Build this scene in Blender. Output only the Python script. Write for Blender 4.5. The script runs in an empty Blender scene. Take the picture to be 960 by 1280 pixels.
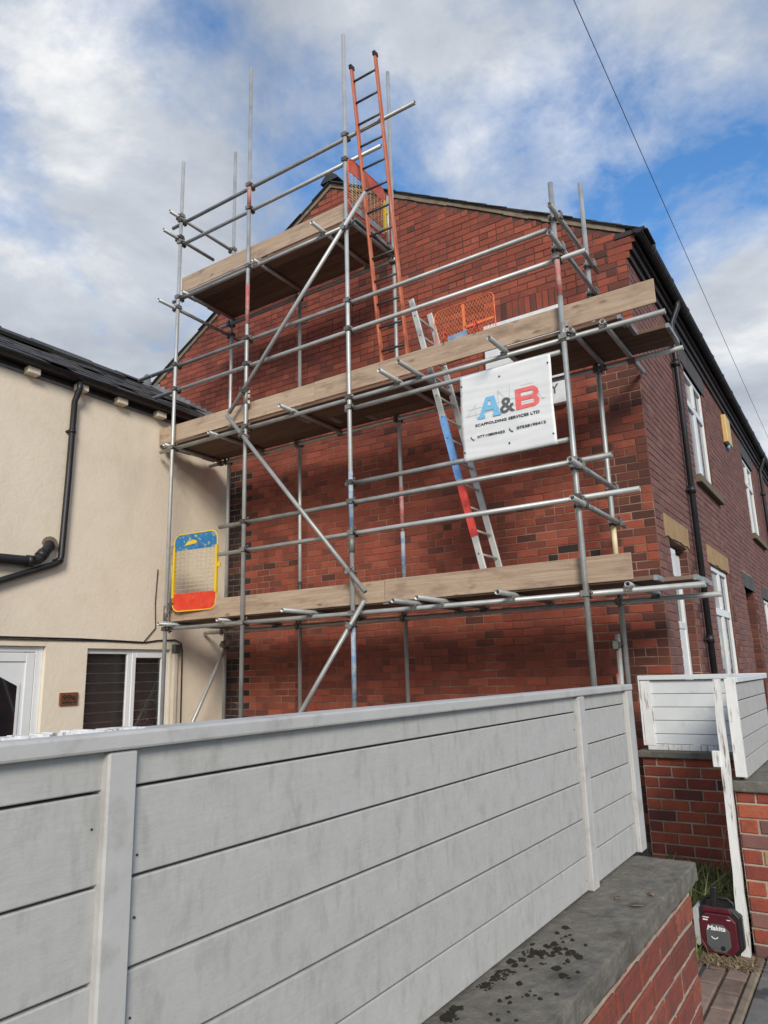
import bpy, math, random
from mathutils import Vector, Matrix

# ------------------------------------------------------------------ camera, sky, sun, exposure
SC = bpy.context.scene
COL = SC.collection
EYE = Vector((0.0, 0.0, 1.65))
YAW, PITCH, ROLL, FPX = math.radians(-33.292), math.radians(12.659), math.radians(-1.550), 904.24
fw = Vector((math.sin(YAW) * math.cos(PITCH), math.cos(YAW) * math.cos(PITCH), math.sin(PITCH)))
rt0 = Vector((math.cos(YAW), -math.sin(YAW), 0))
up0 = rt0.cross(fw)
rt = math.cos(ROLL) * rt0 + math.sin(ROLL) * up0
up = -math.sin(ROLL) * rt0 + math.cos(ROLL) * up0
cam = bpy.data.cameras.new('camera')
cam.sensor_fit = 'VERTICAL'
cam.sensor_height = 36.0
cam.lens = FPX / 1280.0 * 36.0
cam.clip_start = 0.05
cam.clip_end = 3000
camo = bpy.data.objects.new('camera', cam)
COL.objects.link(camo)
camo.matrix_world = Matrix(((rt.x, up.x, -fw.x, EYE.x), (rt.y, up.y, -fw.y, EYE.y), (rt.z, up.z, -fw.z, EYE.z), (0, 0, 0, 1)))
SC.camera = camo

SUN_DIR = Vector((0.80, -1.0, 0.68)).normalized()       # towards the sun, veiled by cloud, over the viewer's right shoulder
W = bpy.data.worlds.new('World')
SC.world = W
W.use_nodes = True
nt = W.node_tree
nt.nodes.clear()


def wn(t, **k):
    n = nt.nodes.new(t)
    for a, b in k.items():
        setattr(n, a, b)
    return n


def wmath(op, a, b=None, clamp=False):
    n = wn('ShaderNodeMath', operation=op, use_clamp=clamp)
    for i, s in enumerate((a, b)):
        if s is None:
            continue
        if isinstance(s, (int, float)):
            n.inputs[i].default_value = s
        else:
            nt.links.new(s, n.inputs[i])
    return n.outputs[0]


def wramp(src, stops):
    r = wn('ShaderNodeValToRGB')
    e = r.color_ramp.elements
    while len(e) < len(stops):
        e.new(0.5)
    for i, (p, c) in enumerate(stops):
        e[i].position = p
        e[i].color = (*c, 1) if len(c) == 3 else c
    nt.links.new(src, r.inputs[0])
    return r.outputs[0]


tc = wn('ShaderNodeTexCoord')
sep = wn('ShaderNodeSeparateXYZ')
nt.links.new(tc.outputs['Generated'], sep.inputs[0])
den = wmath('ADD', wmath('MAXIMUM', sep.outputs[2], 0.0), 0.30)
px = wmath('DIVIDE', sep.outputs[0], den)
py = wmath('DIVIDE', sep.outputs[1], den)
comb = wn('ShaderNodeCombineXYZ')
nt.links.new(px, comb.inputs[0])
nt.links.new(py, comb.inputs[1])
CLOUD_SEED = 83.5
comb.inputs[2].default_value = CLOUD_SEED


def wnoise(scale, detail, rough, dist=0.0, off=(0, 0, 0)):
    mp = wn('ShaderNodeMapping')
    mp.inputs['Location'].default_value = off
    nt.links.new(comb.outputs[0], mp.inputs[0])
    n = wn('ShaderNodeTexNoise')
    n.inputs['Scale'].default_value = scale
    n.inputs['Detail'].default_value = detail
    n.inputs['Roughness'].default_value = rough
    n.inputs['Distortion'].default_value = dist
    nt.links.new(mp.outputs[0], n.inputs['Vector'])
    return n.outputs[0]


big = wnoise(1.5, 3, 0.5, 0.15, (0.9, 1.4, 0))
fine = wnoise(4.6, 10, 0.62, 0.2, (2.1, 0.7, 1))
cov = wmath('ADD', wmath('MULTIPLY', big, 0.60), wmath('MULTIPLY', fine, 0.40))
mask = wramp(cov, [(0.385, (0, 0, 0)), (0.53, (1, 1, 1))])
shade = wnoise(2.4, 9, 0.6, 0.25, (5.3, 1.9, 4))
cloudc = wramp(shade, [(0.36, (0.42, 0.465, 0.54)), (0.55, (0.62, 0.665, 0.73)), (0.68, (1.0, 1.0, 1.0))])
sky = wn('ShaderNodeTexSky', sky_type='NISHITA', sun_disc=False)
sky.sun_elevation = math.asin(SUN_DIR.z)
sky.sun_rotation = math.atan2(SUN_DIR.x, SUN_DIR.y)
sky.air_density = 1.0
sky.dust_density = 0.4
sky.ozone_density = 3.0
bg1 = wn('ShaderNodeBackground')
bg1.inputs[1].default_value = 0.15
hs = wn('ShaderNodeHueSaturation')
hs.inputs['Saturation'].default_value = 1.2
nt.links.new(sky.outputs[0], hs.inputs['Color'])
nt.links.new(hs.outputs[0], bg1.inputs[0])
bg2 = wn('ShaderNodeBackground')
bg2.inputs[1].default_value = 0.66
nt.links.new(cloudc, bg2.inputs[0])
mx = wn('ShaderNodeMixShader')
nt.links.new(mask, mx.inputs[0])
nt.links.new(bg1.outputs[0], mx.inputs[1])
nt.links.new(bg2.outputs[0], mx.inputs[2])
wo = wn('ShaderNodeOutputWorld')
nt.links.new(mx.outputs[0], wo.inputs[0])

sl = bpy.data.lights.new('sun', 'SUN')
sl.energy = 2.0
sl.angle = math.radians(18)
sl.color = (1.0, 0.93, 0.82)
so = bpy.data.objects.new('sun', sl)
COL.objects.link(so)
so.rotation_euler = (-SUN_DIR).to_track_quat('-Z', 'Y').to_euler()

SC.view_settings.view_transform = 'Standard'
SC.view_settings.look = 'None'
SC.view_settings.gamma = 1.0
SC.view_settings.use_curve_mapping = False
SC.view_settings.exposure = 0.58

# ------------------------------------------------------------------ materials
RND = random.Random(11)
MATS = {}


def mat(name, stops, scale=4.0, stretch=(1, 1, 1), rough=0.8, metal=0.0, bump=0.0, bscale=60.0, bstretch=None,
        detail=6, dirt=None, dscale=1.2, dstretch=(1, 1, 1), drange=(0.5, 0.7), piece=0.0, spec=0.5, nrough=0.6,
        trans=0.0, knots=None):
    """procedural material in world space: a noise ramp, an optional dirt layer, an optional per-piece value change and fine bump"""
    m = bpy.data.materials.new(name)
    m.use_nodes = True
    t = m.node_tree
    N, L = t.nodes, t.links
    b = N['Principled BSDF']
    b.inputs['Roughness'].default_value = rough
    b.inputs['Metallic'].default_value = metal
    b.inputs['Specular IOR Level'].default_value = spec
    if trans:
        b.inputs['Transmission Weight'].default_value = trans
    geo = N.new('ShaderNodeNewGeometry')
    oi = N.new('ShaderNodeObjectInfo')
    add = N.new('ShaderNodeMath'); add.operation = 'ADD'
    L.new(oi.outputs['Random'], add.inputs[0]); L.new(geo.outputs['Random Per Island'], add.inputs[1])
    fr = N.new('ShaderNodeMath'); fr.operation = 'FRACT'; L.new(add.outputs[0], fr.inputs[0])

    def noise(sc, st, det, ro, shift=0.0):
        mp = N.new('ShaderNodeMapping'); mp.inputs['Scale'].default_value = st
        L.new(geo.outputs['Position'], mp.inputs[0])
        n = N.new('ShaderNodeTexNoise'); n.inputs['Scale'].default_value = sc; n.inputs['Detail'].default_value = det
        n.inputs['Roughness'].default_value = ro
        v = N.new('ShaderNodeVectorMath'); v.operation = 'ADD'
        L.new(mp.outputs[0], v.inputs[0])
        if piece:
            c = N.new('ShaderNodeCombineXYZ')
            k = N.new('ShaderNodeMath'); k.operation = 'MULTIPLY'; L.new(fr.outputs[0], k.inputs[0]); k.inputs[1].default_value = 37.0
            L.new(k.outputs[0], c.inputs[0]); L.new(k.outputs[0], c.inputs[2])
            L.new(c.outputs[0], v.inputs[1])
        else:
            v.inputs[1].default_value = (shift, shift, shift)
        L.new(v.outputs[0], n.inputs['Vector'])
        return n.outputs[0]

    r = N.new('ShaderNodeValToRGB')
    e = r.color_ramp.elements
    while len(e) < len(stops):
        e.new(0.5)
    for i, (p, c) in enumerate(stops):
        e[i].position = p
        e[i].color = (*c, 1)
    src = noise(scale, stretch, detail, nrough)
    if piece:
        a = N.new('ShaderNodeMath'); a.operation = 'MULTIPLY_ADD'
        L.new(fr.outputs[0], a.inputs[0]); a.inputs[1].default_value = piece; 
        s2 = N.new('ShaderNodeMath'); s2.operation = 'MULTIPLY_ADD'
        L.new(src, s2.inputs[0]); s2.inputs[1].default_value = 1.0 - piece * 0.55; s2.inputs[2].default_value = -piece * 0.22
        L.new(s2.outputs[0], a.inputs[2])
        src = a.outputs[0]
    L.new(src, r.inputs[0])
    colr = r.outputs[0]
    if knots:
        mp = N.new('ShaderNodeMapping'); mp.inputs['Scale'].default_value = knots
        L.new(geo.outputs['Position'], mp.inputs[0])
        vo = N.new('ShaderNodeTexVoronoi'); vo.inputs['Scale'].default_value = 1.0
        L.new(mp.outputs[0], vo.inputs['Vector'])
        kr = N.new('ShaderNodeValToRGB'); kr.color_ramp.elements[0].position = 0.05; kr.color_ramp.elements[0].color = (0.35, 0.26, 0.2, 1)
        kr.color_ramp.elements[1].position = 0.15; kr.color_ramp.elements[1].color = (1, 1, 1, 1)
        L.new(vo.outputs['Distance'], kr.inputs[0])
        mk = N.new('ShaderNodeMix'); mk.data_type = 'RGBA'; mk.blend_type = 'MULTIPLY'; mk.inputs[0].default_value = 0.75
        L.new(colr, mk.inputs[6]); L.new(kr.outputs[0], mk.inputs[7])
        colr = mk.outputs[2]
    if dirt:
        dn = noise(dscale, dstretch, 7, 0.62, 13.0)
        dr = N.new('ShaderNodeMapRange'); dr.inputs[1].default_value = drange[0]; dr.inputs[2].default_value = drange[1]
        L.new(dn, dr.inputs[0])
        mk = N.new('ShaderNodeMix'); mk.data_type = 'RGBA'
        L.new(dr.outputs[0], mk.inputs[0]); L.new(colr, mk.inputs[6]); mk.inputs[7].default_value = (*dirt, 1)
        colr = mk.outputs[2]
    L.new(colr, b.inputs['Base Color'])
    if bump:
        bp = N.new('ShaderNodeBump'); bp.inputs['Strength'].default_value = bump; bp.inputs['Distance'].default_value = 0.006
        L.new(noise(bscale, bstretch or (1, 1, 1), 5, 0.6, 5.0), bp.inputs['Height'])
        L.new(bp.outputs[0], b.inputs['Normal'])
    MATS[name] = m
    return m


def flat(name, c, rough=0.6, metal=0.0, var=0.12, sc=9.0, **k):
    d = tuple(x * (1 - var) for x in c)
    u = tuple(min(1, x * (1 + var)) for x in c)
    return mat(name, [(0.3, d), (0.7, u)], scale=sc, rough=rough, metal=metal, **k)


mat('brick_red', [(0.0, (0.150, 0.042, 0.028)), (0.3, (0.255, 0.060, 0.037)), (0.6, (0.325, 0.078, 0.046)), (1.0, (0.41, 0.118, 0.072))], scale=26, piece=0.5, rough=0.93, bump=0.8, bscale=45, nrough=0.75,
    dirt=(0.120, 0.040, 0.031), dscale=0.9, drange=(0.46, 0.72))
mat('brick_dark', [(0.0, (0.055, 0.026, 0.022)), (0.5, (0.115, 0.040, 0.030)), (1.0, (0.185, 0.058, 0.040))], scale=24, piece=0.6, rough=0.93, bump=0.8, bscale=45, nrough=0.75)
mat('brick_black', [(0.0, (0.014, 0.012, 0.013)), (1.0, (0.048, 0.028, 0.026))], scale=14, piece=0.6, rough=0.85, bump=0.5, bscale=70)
mat('brick_street', [(0.0, (0.130, 0.060, 0.053)), (0.5, (0.185, 0.084, 0.072)), (1.0, (0.245, 0.118, 0.10))], scale=14, piece=0.6, rough=0.92, bump=0.4, bscale=70,
    dirt=(0.13, 0.066, 0.062), dscale=1.3, drange=(0.45, 0.8))
mat('brick_orange', [(0.0, (0.15, 0.038, 0.030)), (0.35, (0.27, 0.058, 0.034)), (0.7, (0.36, 0.085, 0.042)), (1.0, (0.42, 0.135, 0.07))], scale=18, piece=0.7, rough=0.9, bump=0.9, bscale=55, nrough=0.7,
    dirt=(0.115, 0.048, 0.040), dscale=11, drange=(0.50, 0.78))
mat('brick_near', [(0.0, (0.085, 0.030, 0.028)), (0.35, (0.175, 0.043, 0.031)), (0.7, (0.245, 0.060, 0.036)), (1.0, (0.32, 0.10, 0.058))], scale=24, piece=0.65, rough=0.92, bump=1.0, bscale=35, nrough=0.78, detail=9,
    dirt=(0.105, 0.050, 0.044), dscale=14, drange=(0.47, 0.72))
mat('mortar_gable', [(0.35, (0.12, 0.055, 0.040)), (0.52, (0.22, 0.125, 0.085)), (0.7, (0.40, 0.29, 0.205))], scale=2.0, rough=0.95, bump=0.4, bscale=90)
mat('mortar_dark', [(0.3, (0.045, 0.028, 0.023)), (0.6, (0.10, 0.055, 0.042)), (0.8, (0.26, 0.17, 0.12))], scale=2.2, rough=0.95, bump=0.4, bscale=90)
mat('mortar_pale', [(0.3, (0.27, 0.21, 0.16)), (0.7, (0.50, 0.43, 0.35))], scale=9, rough=0.95, bump=0.8, bscale=70)
mat('galvanised', [(0.25, (0.30, 0.31, 0.30)), (0.55, (0.46, 0.47, 0.46)), (0.8, (0.56, 0.57, 0.56))], scale=5, stretch=(1, 1, 1), rough=0.48, metal=0.45, bump=0.08, bscale=120,
    dirt=(0.30, 0.20, 0.155), dscale=3.0, drange=(0.60, 0.85), piece=0.35)
mat('galvanised_dark', [(0.3, (0.07, 0.07, 0.068)), (0.7, (0.16, 0.16, 0.155))], scale=7, rough=0.55, metal=0.4, piece=0.3)
mat('coupler_steel', [(0.3, (0.10, 0.095, 0.085)), (0.7, (0.30, 0.29, 0.27))], scale=12, rough=0.55, metal=0.5, dirt=(0.16, 0.08, 0.05), dscale=20, drange=(0.55, 0.7), piece=0.6)
mat('tube_red', [(0.35, (0.46, 0.33, 0.31)), (0.6, (0.45, 0.12, 0.10))], scale=9, rough=0.6)
mat('tube_blue', [(0.4, (0.16, 0.28, 0.45)), (0.6, (0.42, 0.45, 0.47))], scale=11, rough=0.6)
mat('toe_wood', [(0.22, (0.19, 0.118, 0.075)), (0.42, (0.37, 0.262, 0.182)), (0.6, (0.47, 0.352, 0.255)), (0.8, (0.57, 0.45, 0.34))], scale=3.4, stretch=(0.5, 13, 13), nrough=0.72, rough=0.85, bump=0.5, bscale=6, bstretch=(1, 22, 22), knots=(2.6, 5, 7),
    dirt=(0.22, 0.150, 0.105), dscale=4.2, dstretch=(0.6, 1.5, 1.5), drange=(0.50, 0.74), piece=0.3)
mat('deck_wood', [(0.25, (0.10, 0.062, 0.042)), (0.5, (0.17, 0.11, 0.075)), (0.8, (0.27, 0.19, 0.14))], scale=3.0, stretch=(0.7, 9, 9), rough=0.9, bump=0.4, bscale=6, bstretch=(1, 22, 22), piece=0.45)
mat('board_band', [(0.3, (0.22, 0.25, 0.26)), (0.7, (0.38, 0.40, 0.40))], scale=20, rough=0.5, metal=0.4)
mat('cream_render', [(0.25, (0.69, 0.60, 0.475)), (0.5, (0.76, 0.67, 0.54)), (0.8, (0.80, 0.715, 0.585))], scale=1.8, rough=0.94, bump=0.7, bscale=22, nrough=0.72,
    dirt=(0.60, 0.52, 0.415), dscale=1.4, dstretch=(1, 1, 0.35), drange=(0.52, 0.85))
mat('upvc', [(0.3, (0.70, 0.72, 0.73)), (0.7, (0.79, 0.80, 0.81))], scale=3, rough=0.35)
mat('black_plastic', [(0.3, (0.010, 0.010, 0.012)), (0.7, (0.020, 0.020, 0.023))], scale=8, rough=0.45)
mat('dark_paint_and_shade', [(0.3, (0.018, 0.014, 0.014)), (0.7, (0.045, 0.030, 0.028))], scale=8, rough=0.6)
mat('glass_dark', [(0.3, (0.010, 0.010, 0.012)), (0.7, (0.018, 0.018, 0.022))], scale=2, rough=0.04, spec=0.6)
mat('glass_clear', [(0.3, (0.85, 0.87, 0.87)), (0.7, (0.9, 0.9, 0.9))], scale=2, rough=0.0, trans=1.0)
mat('glass_pale', [(0.3, (0.09, 0.105, 0.115)), (0.7, (0.17, 0.19, 0.20))], scale=2.5, rough=0.05, spec=0.9)
mat('blind', [(0.3, (0.060, 0.055, 0.056)), (0.7, (0.10, 0.092, 0.092))], scale=6, rough=0.6)
mat('slate', [(0.2, (0.020, 0.020, 0.022)), (0.55, (0.038, 0.038, 0.041)), (0.85, (0.075, 0.074, 0.075))], scale=6, piece=0.6, rough=0.75, bump=0.4, bscale=50, dirt=(0.075, 0.075, 0.055), dscale=5, drange=(0.52, 0.75))
mat('lead', [(0.3, (0.15, 0.155, 0.165)), (0.7, (0.29, 0.30, 0.31))], scale=9, rough=0.6, metal=0.2, piece=0.3)
mat('verge_cement', [(0.3, (0.13, 0.10, 0.072)), (0.7, (0.30, 0.24, 0.175))], scale=6, rough=0.95, bump=0.5, bscale=60)
mat('fence_paint', [(0.28, (0.37, 0.365, 0.35)), (0.45, (0.44, 0.435, 0.42)), (0.6, (0.475, 0.47, 0.455)), (0.78, (0.53, 0.525, 0.51))], scale=22.0, stretch=(1, 0.8, 0.7), rough=0.75, bump=0.14, bscale=60, bstretch=(1, 0.5, 2), piece=0.12, nrough=0.82, detail=10,
    dirt=(0.275, 0.27, 0.25), dscale=32, dstretch=(1, 1, 0.40), drange=(0.52, 0.92))
mat('fence_post_paint', [(0.25, (0.43, 0.425, 0.415)), (0.75, (0.53, 0.525, 0.51))], scale=7, rough=0.65, bump=0.15, bscale=40, dirt=(0.27, 0.26, 0.24), dscale=11, drange=(0.53, 0.82))
mat('peeling_paint', [(0.3, (0.66, 0.66, 0.64)), (0.6, (0.74, 0.74, 0.73))], scale=6, rough=0.7, bump=0.6, bscale=40, bstretch=(1, 1, 0.25),
    dirt=(0.24, 0.19, 0.15), dscale=26, dstretch=(1.5, 1.5, 0.16), drange=(0.56, 0.64))
mat('fence_paint_lit', [(0.3, (0.60, 0.63, 0.65)), (0.7, (0.70, 0.725, 0.735))], scale=4, rough=0.6, bump=0.15, bscale=40, dirt=(0.42, 0.41, 0.38), dscale=5, drange=(0.58, 0.8), piece=0.2)  # paler fence paint; the stronger light on the far panel is in this colour
mat('coping_stone', [(0.2, (0.080, 0.072, 0.060)), (0.5, (0.145, 0.133, 0.112)), (0.8, (0.24, 0.222, 0.188))], scale=16, rough=0.95, bump=1.0, bscale=38, nrough=0.75,
    dirt=(0.055, 0.050, 0.040), dscale=8, drange=(0.53, 0.76))
mat('sandstone', [(0.3, (0.30, 0.185, 0.085)), (0.7, (0.42, 0.28, 0.145))], scale=5, rough=0.9, bump=0.3)
mat('grey_stone', [(0.3, (0.055, 0.053, 0.055)), (0.7, (0.10, 0.095, 0.095))], scale=6, rough=0.9, bump=0.3)
mat('sill_stone', [(0.3, (0.11, 0.085, 0.06)), (0.7, (0.20, 0.155, 0.11))], scale=7, rough=0.9, bump=0.3)
mat('orange_paint', [(0.3, (0.46, 0.110, 0.048)), (0.55, (0.55, 0.16, 0.08)), (0.75, (0.56, 0.30, 0.21))], scale=9, stretch=(1, 1, 0.5), rough=0.6)
mat('rung_steel', [(0.3, (0.055, 0.055, 0.06)), (0.7, (0.12, 0.115, 0.115))], scale=12, rough=0.5, metal=0.4)
mat('aluminium', [(0.3, (0.50, 0.50, 0.47)), (0.7, (0.64, 0.64, 0.60))], scale=8, rough=0.45, metal=0.35)
mat('ladder_blue', [(0.3, (0.10, 0.27, 0.62)), (0.75, (0.22, 0.42, 0.72))], scale=14, rough=0.55)
mat('ladder_red', [(0.3, (0.62, 0.035, 0.03)), (0.75, (0.72, 0.10, 0.08))], scale=14, rough=0.55)
mat('gate_yellow', [(0.3, (0.72, 0.46, 0.015)), (0.7, (0.80, 0.56, 0.03))], scale=9, rough=0.5)
mat('gate_blue', [(0.3, (0.012, 0.13, 0.33)), (0.7, (0.025, 0.20, 0.43))], scale=9, rough=0.55, dirt=(0.45, 0.45, 0.20), dscale=26, drange=(0.56, 0.64))
mat('gate_red', [(0.3, (0.62, 0.03, 0.012)), (0.7, (0.75, 0.07, 0.03))], scale=12, rough=0.55, dirt=(0.80, 0.20, 0.05), dscale=20, drange=(0.60, 0.70))
mat('gate_orange', [(0.3, (0.55, 0.08, 0.04)), (0.7, (0.66, 0.14, 0.07))], scale=12, rough=0.55)
mat('mesh_wire', [(0.3, (0.66, 0.54, 0.30)), (0.7, (0.76, 0.67, 0.44))], scale=12, rough=0.55)
mat('mesh_orange', [(0.3, (0.75, 0.13, 0.03)), (0.7, (0.85, 0.24, 0.09))], scale=14, rough=0.6)
mat('vinyl', [(0.3, (0.70, 0.715, 0.72)), (0.7, (0.78, 0.79, 0.79))], scale=4, rough=0.45)
mat('print_blue', [(0.3, (0.17, 0.46, 0.72)), (0.7, (0.22, 0.54, 0.78))], scale=20, rough=0.5)
mat('print_red', [(0.3, (0.78, 0.12, 0.12)), (0.7, (0.86, 0.20, 0.19))], scale=20, rough=0.5)
flat('print_grey', (0.11, 0.11, 0.12), 0.5)
flat('print_pale', (0.45, 0.46, 0.48), 0.5)
flat('print_black', (0.025, 0.025, 0.03), 0.5)
flat('sign_white', (0.74, 0.76, 0.77), 0.4)
flat('number_wood', (0.17, 0.058, 0.020), 0.5, var=0.3, sc=20)
flat('alarm_cream', (0.66, 0.45, 0.17), 0.5)
flat('radio_maroon', (0.080, 0.006, 0.013), 0.45, var=0.25, sc=30)
flat('radio_grey', (0.085, 0.09, 0.09), 0.5)
flat('radio_silver', (0.36, 0.37, 0.36), 0.45)
flat('radio_black', (0.012, 0.012, 0.013), 0.45)
flat('lettering_white', (0.75, 0.75, 0.75), 0.5)
mat('concrete', [(0.25, (0.11, 0.105, 0.095)), (0.7, (0.21, 0.20, 0.185))], scale=3, rough=0.92, bump=0.5, bscale=40, dirt=(0.055, 0.055, 0.052), dscale=4.5, drange=(0.54, 0.62))
mat('paver', [(0.2, (0.13, 0.085, 0.065)), (0.8, (0.27, 0.19, 0.15))], scale=12, piece=0.6, rough=0.92, bump=0.5, bscale=60, dirt=(0.09, 0.08, 0.06), dscale=8, drange=(0.52, 0.75))
mat('soil', [(0.3, (0.045, 0.036, 0.026)), (0.7, (0.09, 0.072, 0.05))], scale=20, rough=1.0, bump=0.6)
mat('asphalt', [(0.3, (0.040, 0.040, 0.042)), (0.7, (0.065, 0.065, 0.066))], scale=30, rough=0.95, bump=0.4, bscale=120)
mat('weed_green', [(0.15, (0.050, 0.075, 0.018)), (0.5, (0.115, 0.150, 0.036)), (0.85, (0.26, 0.25, 0.080))], scale=9, piece=0.8, rough=0.6)
mat('dead_grass', [(0.2, (0.16, 0.11, 0.055)), (0.8, (0.34, 0.26, 0.15))], scale=9, piece=0.7, rough=0.8)
mat('moss', [(0.3, (0.006, 0.005, 0.003)), (0.7, (0.026, 0.020, 0.010))], scale=40, rough=1.0, bump=0.9, bscale=150)
flat('leaf_brown', (0.22, 0.15, 0.085), 0.7, var=0.3, sc=30)
flat('wire_black', (0.012, 0.012, 0.014), 0.6)

# ------------------------------------------------------------------ mesh helpers
WORLD_LOC = {}


def link(o, loc, parent):
    COL.objects.link(o)
    loc = Vector(loc)
    WORLD_LOC[o.name] = loc
    if parent is not None:
        o.parent = parent
        o.location = loc - WORLD_LOC[parent.name]
    else:
        o.location = loc
    return o


def tag(o, label=None, cat=None, group=None, kind=None):
    if label: o['label'] = label
    if cat: o['category'] = cat
    if group: o['group'] = group
    if kind: o['kind'] = kind
    return o


def thing(name, loc, label, cat, group=None):
    o = bpy.data.objects.new(name, None)
    o.empty_display_size = 0.2
    link(o, loc, None)
    return tag(o, label, cat, group)


class MB:
    def __init__(s):
        s.v, s.f, s.s, s.m = [], [], [], []
        s.cm = 0

    def face(s, idx, smooth=False):
        s.f.append(tuple(idx)); s.s.append(smooth); s.m.append(s.cm)

    def quad(s, *p):
        b = len(s.v); s.v += [tuple(q) for q in p]; s.face(range(b, b + len(p)))
        return s

    def box(s, x0, x1, y0, y1, z0, z1):
        b = len(s.v)
        s.v += [(x0, y0, z0), (x1, y0, z0), (x1, y1, z0), (x0, y1, z0), (x0, y0, z1), (x1, y0, z1), (x1, y1, z1), (x0, y1, z1)]
        for q in ((3, 2, 1, 0), (4, 5, 6, 7), (0, 1, 5, 4), (1, 2, 6, 5), (2, 3, 7, 6), (3, 0, 4, 7)):
            s.face([b + i for i in q])
        return s

    def bar(s, p, q, w, h, upv=(0, 0, 1)):
        """rectangular bar from p to q, w across, h along upv"""
        p, q = Vector(p), Vector(q); d = (q - p).normalized(); u = Vector(upv)
        a = d.cross(u).normalized() * (w / 2); c = a.cross(d).normalized() * (h / 2)
        b = len(s.v)
        for e in (p, q):
            for i, j in ((-1, -1), (1, -1), (1, 1), (-1, 1)):
                s.v.append(tuple(e + a * i + c * j))
        for f in ((3, 2, 1, 0), (4, 5, 6, 7), (0, 1, 5, 4), (1, 2, 6, 5), (2, 3, 7, 6), (3, 0, 4, 7)):
            s.face([b + i for i in f])
        return s

    def tube(s, p, q, r, n=12, hollow=0.0, r2=None):
        p, q = Vector(p), Vector(q); d = (q - p).normalized()
        a = d.orthogonal().normalized(); c = d.cross(a)
        r2 = r if r2 is None else r2

        def ring(o, rr):
            b = len(s.v)
            for i in range(n):
                t = 2 * math.pi * i / n
                s.v.append(tuple(o + (a * math.cos(t) + c * math.sin(t)) * rr))
            return b
        A, B = ring(p, r), ring(q, r2)
        for i in range(n):
            j = (i + 1) % n
            s.face((A + i, A + j, B + j, B + i), True)
        if hollow:
            for o, R0, sg, base in ((p, r, 1, A), (q, r2, -1, B)):
                I, D = ring(o, R0 - hollow), ring(o + d * sg * 0.12, R0 - hollow)
                for i in range(n):
                    j = (i + 1) % n
                    if sg > 0:
                        s.face((base + j, base + i, I + i, I + j)); s.face((I + j, I + i, D + i, D + j), True)
                    else:
                        s.face((base + i, base + j, I + j, I + i)); s.face((I + i, I + j, D + j, D + i), True)
                s.face([D + i for i in (range(n - 1, -1, -1) if sg > 0 else range(n))])
        else:
            s.face([A + i for i in range(n - 1, -1, -1)]); s.face([B + i for i in range(n)])
        return s

    def path(s, pts, r, n=8):
        """round tube swept along a polyline"""
        P = [Vector(p) for p in pts]
        rings = []
        prev = None
        for k, p in enumerate(P):
            d = ((P[min(k + 1, len(P) - 1)] - P[max(k - 1, 0)])).normalized()
            a = d.orthogonal().normalized() if prev is None else (prev - d * prev.dot(d)).normalized()
            prev = a
            c = d.cross(a)
            rings.append(len(s.v))
            for i in range(n):
                t = 2 * math.pi * i / n
                s.v.append(tuple(p + (a * math.cos(t) + c * math.sin(t)) * r))
        for A, B in zip(rings, rings[1:]):
            for i in range(n):
                j = (i + 1) % n
                s.face((A + i, A + j, B + j, B + i), True)
        s.face([rings[0] + i for i in range(n - 1, -1, -1)]); s.face([rings[-1] + i for i in range(n)])
        return s

    def prism(s, pts, off):
        """closed outline pts (3-D, counter-clockwise seen from the side off points to) extruded back from pts+off to pts"""
        o = Vector(off); n = len(pts); b = len(s.v)
        s.v += [tuple(Vector(p)) for p in pts] + [tuple(Vector(p) + o) for p in pts]
        s.face([b + i for i in range(n - 1, -1, -1)]); s.face([b + n + i for i in range(n)])
        for i in range(n):
            j = (i + 1) % n
            s.face((b + i, b + j, b + n + j, b + n + i))
        return s

    def mesh(s, name, mats, center=None):
        if center is None:
            lo = [min(v[i] for v in s.v) for i in range(3)]; hi = [max(v[i] for v in s.v) for i in range(3)]
            center = Vector([(a + b) / 2 for a, b in zip(lo, hi)])
        me = bpy.data.meshes.new(name)
        me.from_pydata([tuple(Vector(v) - center) for v in s.v], [], s.f)
        me.polygons.foreach_set('use_smooth', s.s)
        for m in (mats if isinstance(mats, (list, tuple)) else [mats]):
            me.materials.append(MATS[m])
        me.polygons.foreach_set('material_index', s.m)
        me.update()
        return me, center

    def build(s, name, mats, parent=None):
        me, c = s.mesh(name, mats)
        return link(bpy.data.objects.new(name, me), c, parent)


def inst(name, me, loc, parent, rot=None, scale=None):
    o = bpy.data.objects.new(name, me)
    link(o, loc, parent)
    if rot is not None:
        o.rotation_euler = rot
    if scale is not None:
        o.scale = scale
    return o


def bevel(o, w=0.003, seg=1):
    m = o.modifiers.new('bevel', 'BEVEL'); m.width = w; m.segments = seg; m.limit_method = 'ANGLE'; m.angle_limit = 0.7
    return o


def roughen(o, amp, size, levels):
    """break up clean faces and arrises with a fine displacement"""
    m = o.modifiers.new('cut', 'SUBSURF'); m.subdivision_type = 'SIMPLE'; m.levels = m.render_levels = levels
    t = bpy.data.textures.get('rough_%g' % size)
    if t is None:
        t = bpy.data.textures.new('rough_%g' % size, 'CLOUDS'); t.noise_scale = size; t.noise_depth = 3
    d = o.modifiers.new('rough', 'DISPLACE'); d.texture = t; d.strength = amp; d.mid_level = 0.5; d.texture_coords = 'GLOBAL'
    return o


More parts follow.
